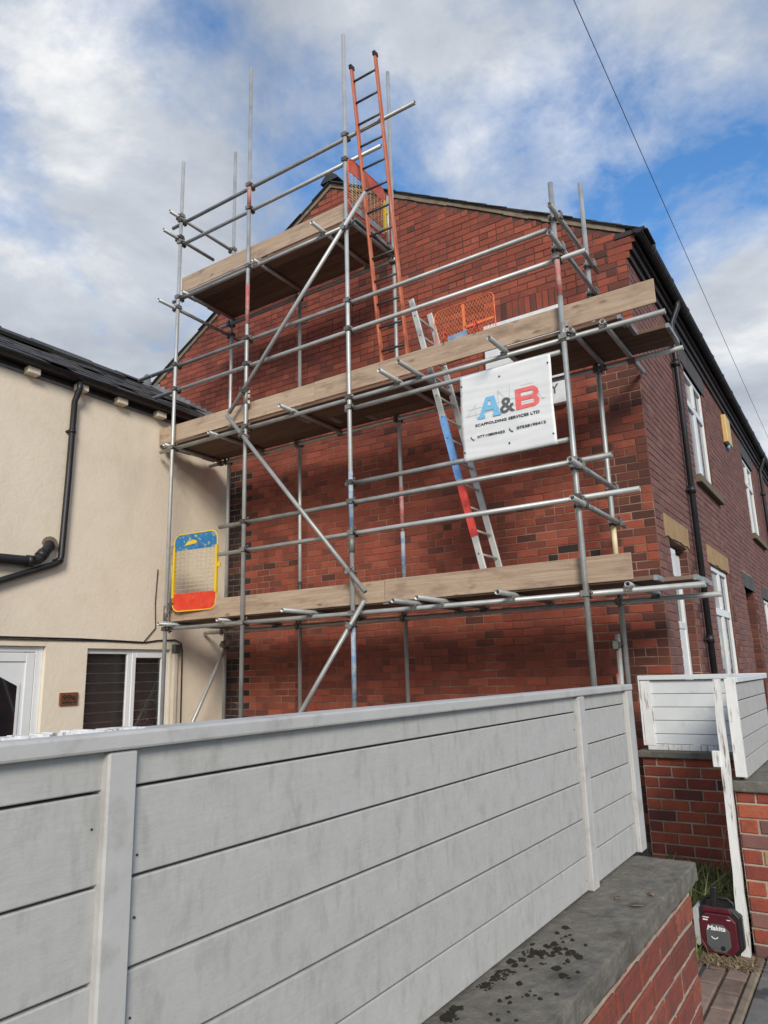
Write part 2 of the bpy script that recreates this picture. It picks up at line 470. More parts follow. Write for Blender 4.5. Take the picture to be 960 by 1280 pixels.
def lettering(name, s, size, m, parent, origin, ux, uz, ext=0.0015, bold=0.0, spacing=1.0, shear=0.0, width=None, align='LEFT'):
    """flat print: a text mesh laid in the plane of ux (reading direction) and uz (up)"""
    cu = bpy.data.curves.new(name, 'FONT')
    cu.body = s; cu.size = size; cu.extrude = ext; cu.offset = bold; cu.space_character = spacing; cu.shear = shear; cu.align_x = align
    cu.resolution_u = 3
    t = bpy.data.objects.new('tmp', cu)
    COL.objects.link(t)
    dg = bpy.context.evaluated_depsgraph_get()
    me = bpy.data.meshes.new_from_object(t.evaluated_get(dg))
    bpy.data.objects.remove(t); bpy.data.curves.remove(cu)
    me.name = name
    ux, uz = Vector(ux), Vector(uz); un = ux.cross(uz)
    k = 1.0
    xs = [v.co.x for v in me.vertices]
    if width:
        k = width / (max(xs) - min(xs))
    x0 = min(xs) if align == 'LEFT' else 0
    for v in me.vertices:
        c = v.co.copy(); v.co = ux * ((c.x - x0) * k) + uz * c.y + un * c.z
    me.materials.clear(); me.materials.append(MATS[m])
    for p in me.polygons: p.material_index = 0
    return link(bpy.data.objects.new(name, me), origin, parent)


# ------------------------------------------------------------------ brickwork
def fillrow(segs, L, off):
    out = []
    for a, b in segs:
        k = math.floor((a - off) / L)
        u = a
        while u < b - 1e-6:
            k += 1
            e = min(b, off + k * L)
            if e - u < 0.035:
                if b - u < 0.035: break
                continue
            if 0 < b - e < 0.035: e = b
            out.append((u, e)); u = e
    return out


def subtract(segs, a, b):
    r = []
    for p, q in segs:
        if b <= p or a >= q: r.append((p, q)); continue
        if a > p: r.append((p, a))
        if b < q: r.append((b, q))
    return r


def brick_faces(mb, fr, ua, ub, va, vb, d, rnd, bev=0.004, jit=0.0018, base=0.0):
    """one brick: four corners on the joint plane, a bevelled face d proud of it; fr maps (u, v, depth) to the world"""
    j = lambda: rnd.uniform(-jit, jit)
    o = [(ua + j(), va + j()), (ub + j(), va + j()), (ub + j(), vb + j()), (ua + j(), vb + j())]
    dd = d + rnd.uniform(-0.002, 0.002)
    i = [(o[0][0] + bev, o[0][1] + bev), (o[1][0] - bev, o[1][1] + bev), (o[2][0] - bev, o[2][1] - bev), (o[3][0] + bev, o[3][1] - bev)]
    b = len(mb.v)
    mb.v += [tuple(fr(u, v, base - 0.003)) for u, v in o] + [tuple(fr(u, v, dd - bev * 0.7)) for u, v in o] + [tuple(fr(u, v, dd)) for u, v in i]
    for k in range(4):
        n = (k + 1) % 4
        mb.face((b + k, b + n, b + 4 + n, b + 4 + k)); mb.face((b + 4 + k, b + 4 + n, b + 8 + n, b + 8 + k))
    mb.face((b + 8, b + 9, b + 10, b + 11))


def brick_objects(parent, fr, bricks, d, rnd, name='brick', joint=0.005, bev=0.004, jit=0.0018, rough=None):
    """each brick an object; alike bricks share one of a few meshes"""
    cache = {}
    for (ua, ub, va, vb, m) in bricks:
        w, h = round((ub - ua) / 0.012) * 0.012, vb - va
        key = (w, round(h, 3), m, rnd.randrange(4))
        O = Vector(fr((ua + ub) / 2, (va + vb) / 2, 0))
        if key not in cache:
            mb = MB()
            brick_faces(mb, lambda u, v, dd: Vector(fr(u, v, dd)) - O, (ua + ub) / 2 - (ub - ua) / 2 + joint, (ua + ub) / 2 + (ub - ua) / 2 - joint, va + joint, vb - joint, d, rnd, bev, jit)
            cache[key] = mb.mesh(name, m, Vector((0, 0, 0)))[0]
        o = inst(name, cache[key], O, parent)
        if rough and ub > rough[3]: roughen(o, *rough[:3])


def brick_stuff(parent, fr, bricks, d, rnd, name='brickwork', joint=0.005, bev=0.004):
    mb = MB(); ms = []
    for (ua, ub, va, vb, m) in bricks:
        if m not in ms: ms.append(m)
        mb.cm = ms.index(m)
        brick_faces(mb, fr, ua + joint, ub - joint, va + joint, vb - joint, d, rnd, bev)
    o = mb.build(name, ms, parent)
    o['kind'] = 'stuff'
    return o


def wall_cells(mb, fr, u0, u1, v0, v1, openings, depth):
    """a wall face with real openings and their reveals"""
    us = sorted({u0, u1, *[o[0] for o in openings], *[o[1] for o in openings]})
    vs = sorted({v0, v1, *[o[2] for o in openings], *[o[3] for o in openings]})
    for a, b in zip(us, us[1:]):
        for c, e in zip(vs, vs[1:]):
            m = ((a + b) / 2, (c + e) / 2)
            if any(o[0] < m[0] < o[1] and o[2] < m[1] < o[3] for o in openings): continue
            mb.quad(fr(a, c, 0), fr(b, c, 0), fr(b, e, 0), fr(a, e, 0))
    for a, b, c, e in openings:
        for p, q in (((a, c), (b, c)), ((b, c), (b, e)), ((b, e), (a, e)), ((a, e), (a, c))):
            mb.quad(fr(*p, 0), fr(*p, -depth), fr(*q, -depth), fr(*q, 0))


# ------------------------------------------------------------------ ground
def structure(o):
    o['kind'] = 'structure'
    return o


structure(MB().quad((-400, -400, -0.06), (400, -400, -0.06), (400, 400, -0.06), (-400, 400, -0.06)).build('ground', 'asphalt'))
structure(MB().box(-12, -0.98, -6, 7.3, -0.05, -0.004).build('yard', 'asphalt'))
pave = structure(MB().box(-0.76, 1.6, -8, 40, -0.05, -0.012).build('pavement', 'soil'))
path = structure(MB().box(-1.9, -0.81, 2.98, 6.55, -0.05, -0.010).build('path', 'soil'))
kerb = structure(MB().box(-0.812, -0.768, 2.4, 5.02, -0.05, 0.006).build('path_edging', 'verge_cement'))
bevel(kerb, 0.008)
r = random.Random(5)
fl = []
for i in range(2):
    for k in range(14):
        fl.append((-0.764 + i * 0.75, -0.764 + i * 0.75 + 0.745, 1.0 + k * 0.62 + i * 0.3, 1.615 + k * 0.62 + i * 0.3, 'concrete'))
brick_objects(pave, lambda u, v, d: (u, v, -0.014 + d), fl, 0.016, r, 'flagstone', joint=0.004, bev=0.006)
pv = []
for c in range(5):
    for k in range(16):
        ya = 3.0 + k * 0.205 + (c % 2) * 0.1 + r.uniform(-0.008, 0.008)
        if ya < 5.0:
            pv.append((-0.93 - c * 0.118, -0.815 - c * 0.118, ya, ya + 0.203, 'paver'))
brick_objects(path, lambda u, v, d: (u, v, -0.012 + d), pv, 0.014, r, 'paver', joint=0.007, bev=0.007)

# ------------------------------------------------------------------ the brick house
YG, XS = 7.35, -1.61                       # gable plane, street front plane
AX, AZ, PITCHR = -5.585, 8.56, 0.580       # apex and slope of the gable
XW = 2 * AX - XS                           # far eave
EZ = AZ - PITCHR * (XS - AX)
house = thing('brick_house', (AX, YG + 6, 0), 'tall red brick end-of-terrace house whose gable wall carries the scaffold', 'house')
gfr = lambda u, v, d: (u, YG - d, v)
sfr = lambda u, v, d: (XS + d, u, v)
mb = MB()
mb.prism([(XW, YG, -0.05), (XS, YG, -0.05), (XS, YG, 4.79), (XW, YG, 4.79)][::-1], (0, 0.22, 0))
gable = mb.build('gable_wall', 'mortar_gable', house)
MB().prism([(XW, YG, 4.79), (XS, YG, 4.79), (XS, YG, EZ), (AX, YG, AZ), (XW, YG, EZ)][::-1], (0, 0.22, 0)).build('gable_head', 'mortar_dark', house)
CH, BL = 0.0844, 0.2275
SIGN = (-3.32, -2.36, 5.655, 5.885)        # brick-on-end course above the board
r = random.Random(21)
bricks = []
row = 0
v = 4.03 - 48 * CH
while v < AZ:
    mid = v + CH / 2
    hw = (AZ - (v + CH)) / PITCHR
    a, b = max(XW, AX - hw), min(XS, AX + hw)
    if b - a > 0.1 and v > -0.02:
        segs = [(a, b)]
        if SIGN[2] - 0.04 < mid < SIGN[3] + 0.04: segs = subtract(segs, SIGN[0], SIGN[1])
        hdr = row % 6 == 3
        L = BL / 2 if hdr else BL
        off = XS if (row % 2 or hdr) else XS + BL / 2
        for ua, ub in fillrow(segs, L, off):
            c = (ua + ub) / 2
            m = 'brick_red'
            q = r.random()
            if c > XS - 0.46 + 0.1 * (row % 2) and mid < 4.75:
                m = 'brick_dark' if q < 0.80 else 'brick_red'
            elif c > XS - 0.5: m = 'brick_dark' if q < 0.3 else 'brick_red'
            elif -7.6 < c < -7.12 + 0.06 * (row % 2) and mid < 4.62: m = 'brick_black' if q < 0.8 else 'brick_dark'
            elif 2.74 < mid < 2.98 and -2.95 < c < -1.75 and q < 0.36: m = 'brick_black'
            elif 3.0 < mid < 4.5 and q < 0.06: m = 'brick_dark'
            elif q < 0.02: m = 'brick_dark'
            bricks.append((ua, ub, v, v + CH, m))
    row += 1
    v += CH
n = 13
for k in range(n):
    w = (SIGN[1] - SIGN[0]) / n
    bricks.append((SIGN[0] + k * w, SIGN[0] + (k + 1) * w, SIGN[2] - 0.004, SIGN[3] + 0.01, 'brick_dark' if r.random() < 0.25 else 'brick_red'))
key = lambda t: ((t[0] + t[1]) / 2) ** 2 + YG ** 2 + ((t[2] + t[3]) / 2 - 1.65) ** 2 - (0.6 if t[1] - t[0] > 0.2 else 0)
seen = sorted([t for t in bricks if t[2] > 1.62 and t[0] > -7.4], key=key)[:298]
sset = set(seen)
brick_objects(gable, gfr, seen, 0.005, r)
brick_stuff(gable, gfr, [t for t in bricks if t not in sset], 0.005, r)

# street front with window and door openings: (y0, y1, z0, z1, kind)
OPEN = [(9.95, 11.30, 4.10, 5.66, 'w'), (15.25, 16.70, 4.10, 5.66, 'w'), (20.3, 21.6, 4.10, 5.66, 'w'),
        (7.86, 8.74, 0.02, 2.96, 'd'), (10.15, 11.52, 0.95, 2.95, 'w'), (13.15, 14.25, 0.02, 2.90, 'o'), (15.55, 16.9, 0.95, 2.88, 'w'), (20.3, 21.6, 0.95, 2.9, 'w')]
SY1 = 26.0
mb = MB()
wall_cells(mb, sfr, YG, SY1, -0.05, EZ, [o[:4] for o in OPEN], 0.13)
front = mb.build('street_wall', 'mortar_gable', house)
bricks = []
row = 0
LINT = [(9.80, 11.45, 5.66, 5.98, 'grey_stone'), (15.1, 16.85, 5.66, 5.98, 'grey_stone'), (20.15, 21.75, 5.66, 5.98, 'grey_stone'),
        (7.68, 8.86, 2.96, 3.205, 'sandstone'), (10.0, 11.66, 2.95, 3.19, 'sandstone'), (13.0, 14.4, 2.90, 3.14, 'grey_stone'), (15.42, 17.05, 2.88, 3.10, 'grey_stone'), (20.15, 21.75, 2.9, 3.12, 'grey_stone')]
SILL = [(9.88, 11.62, 3.99, 4.10), (15.2, 17.0, 3.99, 4.10), (20.2, 21.8, 3.99, 4.1), (10.05, 11.62, 0.84, 0.95), (15.45, 17.0, 0.84, 0.95), (20.2, 21.8, 0.84, 0.95)]
BLK = [o[:4] for o in OPEN] + [l[:4] for l in LINT] + SILL
v = 4.03 - 48 * CH
while v < EZ - 0.30:
    mid = v + CH / 2
    segs = [(YG, SY1)]
    for o in BLK:
        if o[2] - 0.012 < mid < o[3] + 0.012: segs = subtract(segs, o[0], o[1])
    if v > -0.02:
        for ua, ub in fillrow(segs, BL, YG if row % 2 else YG + BL / 2):
            m = 'brick_street'
            if mid < 3.0 and (8.74 < ua < 9.05 or 11.5 < ua < 11.75 or 14.2 < ua < 14.5) and r.random() < 0.6: m = 'brick_dark'
            bricks.append((ua, ub, v, v + CH, m))
    row += 1
    v += CH
brick_stuff(front, sfr, bricks, 0.006, r)
for a, b, c, e, m in LINT:                                   # lintels with worn soffits
    mb = MB()
    pts = [(XS - 0.12, a, c), (XS - 0.12, b, c), (XS - 0.12, b, e), (XS - 0.12, a, e)]
    if m == 'sandstone':
        under = [(XS - 0.12, a + (b - a) * k / 10, c + (r.uniform(0.0, 0.035) if 0 < k < 10 else 0)) for k in range(11)]
        pts = under + [(XS - 0.12, b, e), (XS - 0.12, a, e)]
    mb.prism(pts, (0.132, 0, 0))
    o = mb.build('lintel', m, front)
for a, b, c, e in SILL:
    bevel(MB().box(XS - 0.1, XS + 0.075, a, b, c, e).build('sill', 'sill_stone', front), 0.006)
for a, b, c, e, k in OPEN:                                   # brick reveals on the side the camera sees
    br = []
    v = 4.03 - 48 * CH
    while v < e:
        if v + CH > c + 0.02 and v + CH < e + 0.03:
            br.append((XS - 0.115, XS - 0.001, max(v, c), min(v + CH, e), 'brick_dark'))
        v += CH
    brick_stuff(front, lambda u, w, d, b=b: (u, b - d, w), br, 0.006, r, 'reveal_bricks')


def upvc_window(a, b, c, e, x, top=0.30, mull=True):
    f = 0.065
    mb = MB()
    mb.box(x - 0.05, x, a, a + f, c, e).box(x - 0.05, x, b - f, b, c, e).box(x - 0.05, x, a + f, b - f, c, c + f).box(x - 0.05, x, a + f, b - f, e - f, e)
    zt = e - top * (e - c)
    mb.box(x - 0.05, x - 0.002, a + f, b - f, zt - 0.05, zt + 0.05)
    w = mb.build('window', 'upvc', house)
    bevel(w, 0.006)
    m = (a + b) / 2 + 0.02
    if mull:
        MB().box(x - 0.05, x - 0.004, m - 0.06, m + 0.06, c + f, zt - 0.05).build('mullion', 'upvc', w)
        MB().box(x - 0.05, x + 0.004, m - 0.03, m + 0.05, zt + 0.05, e - f).build('mullion', 'upvc', w)
        for (p, q) in ((a + f, m - 0.06), (m + 0.06, b - f)):
            MB().box(x - 0.034, x - 0.028, p, q, c + f, zt - 0.05).build('pane', 'glass_pale', w)
        for (p, q) in ((a + f, m - 0.03), (m + 0.05, b - f)):
            MB().box(x - 0.034, x - 0.028, p, q, zt + 0.05, e - f).build('pane', 'glass_pale', w)
    return w


for a, b, c, e, k in OPEN:
    if k == 'w':
        upvc_window(a + 0.004, b - 0.008, c, e - 0.005, XS - 0.022)
    elif k == 'd':
        x = XS - 0.09
        mb = MB().box(x - 0.05, x, a, a + 0.07, c, e - 0.08).box(x - 0.05, x, b - 0.095, b - 0.008, c, e - 0.08).box(x - 0.05, x, a + 0.07, b - 0.095, 2.62, e - 0.08).box(x - 0.05, x, a + 0.07, b - 0.095, 2.05, 2.13)
        d = mb.build('door', 'upvc', house); bevel(d, 0.006)
        MB().box(x - 0.045, x - 0.01, a + 0.07, b - 0.095, c, 2.05).build('door_leaf', 'upvc', d)
        MB().box(x - 0.034, x - 0.028, a + 0.07, b - 0.095, 2.13, 2.62).build('pane', 'glass_pale', d)
        MB().tube((x, b - 0.2, 1.0), (x + 0.05, b - 0.2, 1.0), 0.012, 8).build('handle', 'galvanised', d)
    else:
        MB().box(XS - 0.9, XS - 0.13, a, b, c, e).build('passage_shade', 'dark_paint_and_shade', house)  # solid block, the shade inside the passage is put into its colour
# corbelled eaves course, fascia, gutter
corn = MB()
for k, (dx, z0) in enumerate(((0.035, EZ - 0.30), (0.07, EZ - 0.215), (0.105, EZ - 0.13))):
    corn.box(XS - 0.1, XS + dx, YG + 0.002 * k - 0.004, SY1, z0, z0 + 0.083)
co = corn.build('eaves_cornice', 'dark_paint_and_shade', house)  # black holds both dark paint and the shade under the eaves
kn = MB()
for k, (dx, z0) in enumerate(((0.035, EZ - 0.30), (0.07, EZ - 0.215), (0.105, EZ - 0.13))):
    brick_faces(kn, gfr, XS - 0.2, XS + dx, z0 + 0.003, z0 + 0.080, 0.010, r)
kn.build('kneeler', 'brick_red', house)
MB().box(XS - 0.1, XS + 0.125, YG - 0.02, SY1, EZ - 0.045, EZ + 0.01).build('fascia', 'dark_paint_and_shade', house)
gm = MB()
gx, gz, gr = XS + 0.165, EZ - 0.02, 0.062
N = 9
prof = [(gx + gr * math.cos(math.pi + math.pi * i / (N - 1)), gz + gr * math.sin(math.pi + math.pi * i / (N - 1))) for i in range(N)]
for (xa, za), (xb, zb) in zip(prof, prof[1:]):
    b0 = len(gm.v)
    gm.v += [(xa, YG - 0.06, za), (xb, YG - 0.06, zb), (xb, SY1, zb), (xa, SY1, za)]
    gm.face((b0, b0 + 3, b0 + 2, b0 + 1), True)
gm.quad(*[(x, YG - 0.06, z) for x, z in prof])
for yy in [YG + 0.4 + k * 0.9 for k in range(20)]:
    gm.tube((gx, yy, gz - 0.001), (gx, yy + 0.045, gz - 0.001), gr + 0.006, 12)
gut = gm.build('gutter', 'black_plastic', house)
gut.modifiers.new('s', 'SOLIDIFY').thickness = 0.004


def downpipe(y, ztop, name='downpipe', off=True):
    x = XS + 0.07
    pts = [(gx, y, gz - 0.05), (gx, y, gz - 0.13), (x, y, gz - 0.34), (x, y, gz - 0.45), (x, y, 0.05)] if off else [(x, y, ztop), (x, y, 0.05)]
    o = MB().path(pts, 0.036, 12).build(name, 'black_plastic', house)
    for z in (5.35, 3.72, 1.95, 0.5):
        MB().tube((x, y, z - 0.045), (x, y, z + 0.045), 0.046, 12).box(XS, x, y - 0.055, y + 0.055, z - 0.012, z + 0.012).build('pipe_clip', 'black_plastic', o)
    return o


downpipe(9.10, gz)
downpipe(17.75, gz)
# roof planes, verge cement and verge slates
rt_ = MB()
th = 0.10
ov = 0.20
for sgn, xe in ((1, XS), (-1, XW)):
    xo = xe + sgn * 0.16
    zo = EZ - PITCHR * 0.16
    p = [(AX, AZ + 0.078), (xo, zo + 0.078), (xo, zo + 0.064), (AX, AZ + 0.064)]
    rt_.prism([(x, YG - 0.035, z) for x, z in (p if sgn < 0 else p[::-1])][::1], (0, SY1 - YG, 0))
roof = rt_.build('roof', 'slate', house)
for sgn, xe in ((1, XS), (-1, XW)):
    vm = MB()
    K = 26
    for k in range(K):                                   # lumpy cement fillet under the verge slates
        xa, xb = AX + (xe + sgn * 0.02 - AX) * k / K, AX + (xe + sgn * 0.02 - AX) * (k + 1) / K
        za, zb = AZ - PITCHR * abs(xa - AX), AZ - PITCHR * abs(xb - AX)
        t = r.uniform(0.0, 0.018)
        q = [(xa, YG - 0.018, za + 0.01 - t), (xb, YG - 0.018, zb + 0.01 - t), (xb, YG - 0.018, zb + 0.066), (xa, YG - 0.018, za + 0.066)]
        vm.prism(q if sgn < 0 else [q[1], q[0], q[3], q[2]], (0, 0.02, 0))
    vm.build('verge', 'verge_cement', house)
    sm = None
    n = int(abs(xe - AX) / 0.26) + 1
    for k in range(n):
        xa = AX + sgn * (k * 0.26 + 0.02); xb = xa + sgn * 0.31
        za, zb = AZ - PITCHR * abs(xa - AX) + 0.080, AZ - PITCHR * abs(xb - AX) + 0.090
        m2 = MB().bar((xa, YG + 0.13, za), (xb, YG + 0.13, zb), 0.36 + r.uniform(-0.02, 0.02), 0.011)
        m2.build('slate', 'slate', roof)
rg = MB()
for k in range(8):
    y0 = YG - 0.06 + k * 0.45
    pts = [(AX - 0.16, y0, AZ + 0.08), (AX + 0.16, y0, AZ + 0.08), (AX + 0.14, y0, AZ + 0.12), (AX + 0.04, y0, AZ + 0.21), (AX - 0.04, y0, AZ + 0.21), (AX - 0.14, y0, AZ + 0.12)]
    m2 = MB().prism(pts[::-1], (0, 0.44, 0))
    m2.build('ridge_tile', 'slate', roof)

# sign board on the gable, only its top, sides and the letter Y show
sg = thing('sign_board', (-2.84, YG - 0.05, 4.48), 'white wall sign on the gable, mostly hidden behind the scaffold company banner', 'sign')
bevel(MB().box(-3.30, -2.375, YG - 0.085, YG - 0.010, 4.48, 5.635).build('panel', 'sign_white', sg), 0.006)
lettering('lettering', 'Y', 0.15, 'print_grey', sg, (-2.545, YG - 0.086, 4.60), (1, 0, 0), (0, 0, 1), bold=0.002)

al = thing('alarm_box', (XS + 0.05, 13.18, 5.25), 'cream burglar alarm box high on the street front between two upper windows', 'alarm')
bevel(MB().box(XS + 0.008, XS + 0.085, 12.95, 13.41, 5.33, 5.82).build('cover', 'alarm_cream', al), 0.012, 2)
MB().tube((XS + 0.045, 13.18, 5.26), (XS + 0.045, 13.18, 5.335), 0.03, 10).build('strobe', 'print_blue', al)

# ------------------------------------------------------------------ the cream house
XC = -7.52
ch = thing('rendered_house', (XC - 1.5, 3.5, 0), 'cream rendered house with dark slate roof and white front door beside the brick gable', 'house')
cfr = lambda u, v, d: (XC + d, u, v)
WIN = (5.165, 6.37, 0.95, 2.035)
DOOR = (3.72, 4.655, 0.0, 2.05)
mb = MB()
wall_cells(mb, cfr, -4.0, YG - 0.012, -0.05, 5.16, [WIN, DOOR, (1.0, 2.4, 0.95, 2.035)], 0.10)
mb.box(XC - 4.0, XC - 0.14, -4.0, YG - 0.012, -0.05, 5.1)
cw = mb.build('wall', 'cream_render', ch)
MB().box(XC + 0.002, XC + 0.022, YG - 0.055, YG - 0.014, 0, 5.1).build('corner_bead', 'fence_post_paint', ch)
# casement window with a blind
x = XC - 0.05
a, b, c, e = WIN
mb = MB().box(x - 0.04, x, a, a + 0.035, c, e).box(x - 0.04, x, b - 0.05, b, c, e).box(x - 0.04, x, a + 0.035, b - 0.05, e - 0.06, e).box(x - 0.04, x, a + 0.035, b - 0.05, c, c + 0.06).box(x - 0.04, x, 5.752, 5.812, c + 0.06, e - 0.06)
cwin = mb.build('window', 'upvc', ch); bevel(cwin, 0.005)
mb = MB().box(x - 0.03, x + 0.012, 5.815, 5.872, c + 0.05, e - 0.05).box(x - 0.03, x + 0.012, b - 0.105, b - 0.052, c + 0.05, e - 0.05).box(x - 0.03, x + 0.012, 5.872, b - 0.105, e - 0.105, e - 0.05).box(x - 0.03, x + 0.012, 5.872, b - 0.105, c + 0.05, c + 0.105)
sash = mb.build('sash', 'upvc', cwin); bevel(sash, 0.005)
for p, q in ((a + 0.035, 5.752), (5.872, b - 0.105)):
    m = MB().box(x - 0.028, x - 0.024, p, q, c + 0.06, e - 0.06).build('pane', 'glass_clear', cwin)
    gl = m.data.materials[0]
bl = MB()
for k in range(9):
    z = e - 0.06 - k * 0.112
    bl.box(x - 0.085, x - 0.075, a + 0.03, b - 0.06, z - 0.106, z - 0.004)
bl.build('blind', 'blind', cwin)
# door
a, b, c, e = DOOR
x = XC - 0.05
mb = MB().box(x - 0.05, x, a, a + 0.075, c, e).box(x - 0.05, x, b - 0.085, b, c, e).box(x - 0.05, x, a + 0.075, b - 0.085, e - 0.065, e)
dr = mb.build('door', 'upvc', ch); bevel(dr, 0.006)
y0, y1 = a + 0.08, b - 0.09
leaf = MB().box(x - 0.045, x - 0.012, y0, y1, 0.02, e - 0.07).build('leaf', 'upvc', dr); bevel(leaf, 0.004)
mb = MB()
s = 0.10
mb.box(x - 0.012, x + 0.004, y0, y0 + s, 0.02, e - 0.07).box(x - 0.012, x + 0.004, y1 - s, y1, 0.02, e - 0.07).box(x - 0.012, x + 0.004, y0 + s, y1 - s, e - 0.165, e - 0.07).box(x - 0.012, x + 0.004, y0 + s, y1 - s, 0.02, 0.22)
bevel(mb.build('leaf_frame', 'upvc', leaf), 0.006)
g0, g1, gm_ = 3.93, 4.42, 4.175
mb = MB()
pts = [(x - 0.012, g0, 0.95), (x - 0.012, g1, 0.95), (x - 0.012, g1, 1.655), (x - 0.012, gm_ + 0.02, 1.775), (x - 0.012, gm_ - 0.02, 1.775), (x - 0.012, g0, 1.655)]
mb.prism(pts, (0.012, 0, 0)).build('glazing_bead', 'upvc', leaf)
i = 0.035
pts = [(x, g0 + i, 0.985), (x, g1 - i, 0.985), (x, g1 - i, 1.635), (x, gm_ + 0.015, 1.735), (x, gm_ - 0.015, 1.735), (x, g0 + i, 1.635)]
MB().prism(pts, (0.003, 0, 0)).build('pane', 'glass_dark', leaf)
# the other window, left of the picture
a, b, c, e = 1.0, 2.4, 0.95, 2.035
mb = MB().box(x - 0.04, x, a, a + 0.05, c, e).box(x - 0.04, x, b - 0.05, b, c, e).box(x - 0.04, x, a + 0.05, b - 0.05, e - 0.06, e).box(x - 0.04, x, a + 0.05, b - 0.05, c, c + 0.06)
w2 = mb.build('window', 'upvc', ch)
MB().box(x - 0.03, x - 0.025, a + 0.05, b - 0.05, c + 0.06, e - 0.06).build('pane', 'glass_dark', w2)
# eaves: board, corbel blocks, gutter, roof slates
MB().box(XC + 0.002, XC + 0.03, -4, YG - 0.02, 5.06, 5.085).build('eaves_bead', 'lead', ch)
MB().box(XC - 0.05, XC + 0.028, -4, YG - 0.02, 5.09, 5.20).build('eaves_board', 'dark_paint_and_shade', ch)
for y in (1.6, 2.22, 2.85, 3.5, 4.20, 4.815, 5.375, 5.985, 6.60):
    bevel(MB().box(XC + 0.003, XC + 0.115, y - 0.075, y + 0.075, 5.055, 5.135).build('corbel', 'cream_render', ch), 0.008)
gm = MB()
gx2, gz2, gr2 = XC + 0.145, 5.19, 0.058
prof = [(gx2 + gr2 * math.cos(math.pi + math.pi * i / (N - 1)), gz2 + gr2 * math.sin(math.pi + math.pi * i / (N - 1))) for i in range(N)]
for (xa, za), (xb, zb) in zip(prof, prof[1:]):
    b0 = len(gm.v)
    gm.v += [(xa, -4, za), (xb, -4, zb), (xb, 6.85, zb), (xa, 6.85, za)]
    gm.face((b0, b0 + 3, b0 + 2, b0 + 1), True)
gm.quad(*[(xx, 6.85, zz) for xx, zz in prof][::-1])
g2 = gm.build('gutter', 'black_plastic', ch)
g2.modifiers.new('s', 'SOLIDIFY').thickness = 0.004
RX, RZ, RS = XC + 0.10, 5.215, 0.615                   # cream roof: eave point and slope
RRX = -9.02
rb = MB()
rz = RZ + RS * (RX - RRX)
rb.prism([(RX, -4, RZ - 0.01), (RRX, -4, rz - 0.01), (RRX - 1.8, -4, rz - 0.01 - 1.8 * RS), (RRX - 1.8, -4, rz - 0.09 - 1.8 * RS), (RRX, -4, rz - 0.09), (RX, -4, RZ - 0.09)][::1], (0, YG - 4 + 7.97, 0))
croof = rb.build('roof', 'slate', ch)
r = random.Random(31)
nrm = Vector((RS, 0, 1)).normalized()
sl_dir = Vector((-1, 0, RS)).normalized()
rows = 9
LEN = math.hypot(RX - RRX, RS * (RX - RRX))
cache = []
for k in range(5):
    mb = MB()
    w, h = 0.292, 0.42
    P = [(-h / 2, -w / 2 + r.uniform(0, 0.012)), (-h / 2 + r.uniform(0, 0.014), w / 2 - r.uniform(0, 0.012)), (h / 2, w / 2), (h / 2, -w / 2)]
    mb.prism([(p, q, 0) for p, q in P][::-1], (0, 0, 0.012))
    cache.append(mb.mesh('slate', 'slate', Vector((0, 0, 0)))[0])
base_rot = Matrix((( sl_dir.x, 0, nrm.x), (0, 1, 0), (sl_dir.z, 0, nrm.z)))
for i in range(rows):
    for j in range(30):
        y = YG - 0.16 - j * 0.298 - (i % 2) * 0.149
        if y < -0.6: continue
        s = 0.10 + i * (LEN - 0.18) / (rows - 1)
        lift = 0.018 + r.uniform(0, 0.006)
        tilt = 0.03 + r.uniform(-0.008, 0.01)
        if r.random() < 0.10: lift += 0.02; tilt += r.uniform(0.0, 0.06)
        p = Vector((RX, y, RZ)) + sl_dir * (s + 0.06) + nrm * lift
        o = inst('slate', cache[r.randrange(5)], p, croof)
        o.rotation_euler = (base_rot @ Matrix.Rotation(tilt, 3, 'Y') @ Matrix.Rotation(r.uniform(-0.02, 0.02), 3, 'Z')).to_euler()
for k in range(17):                                    # ridge tiles, some loose
    y0 = 6.35 - k * 0.45
    dz = r.uniform(-0.01, 0.012)
    pts = [(RRX - 0.15, 0, -0.045), (RRX + 0.15, 0, -0.045), (RRX + 0.11, 0, 0.0), (RRX + 0.03, 0, 0.045), (RRX - 0.03, 0, 0.045), (RRX - 0.11, 0, 0.0)]
    MB().prism([(px_, y0, rz + dz + 0.03 + pz) for px_, _, pz in pts][::-1], (0, 0.445, 0)).build('ridge_tile', 'slate', croof)
for (yy, s, l, wd, dz) in ((4.5, 1.3, 0.9, 0.30, 0.075), (5.15, 1.45, 1.0, 0.26, 0.06), (5.9, 1.55, 0.7, 0.26, 0.05), (4.05, 1.75, 0.35, 0.3, 0.09)):
    c0 = Vector((RX, yy, RZ)) + sl_dir * s + nrm * dz     # slates stacked loose on the slope
    MB().bar(c0 - Vector((0, l / 2, 0)), c0 + Vector((0.02, l / 2, 0.0)), wd, 0.045, nrm).build('loose_slates', 'slate', croof)
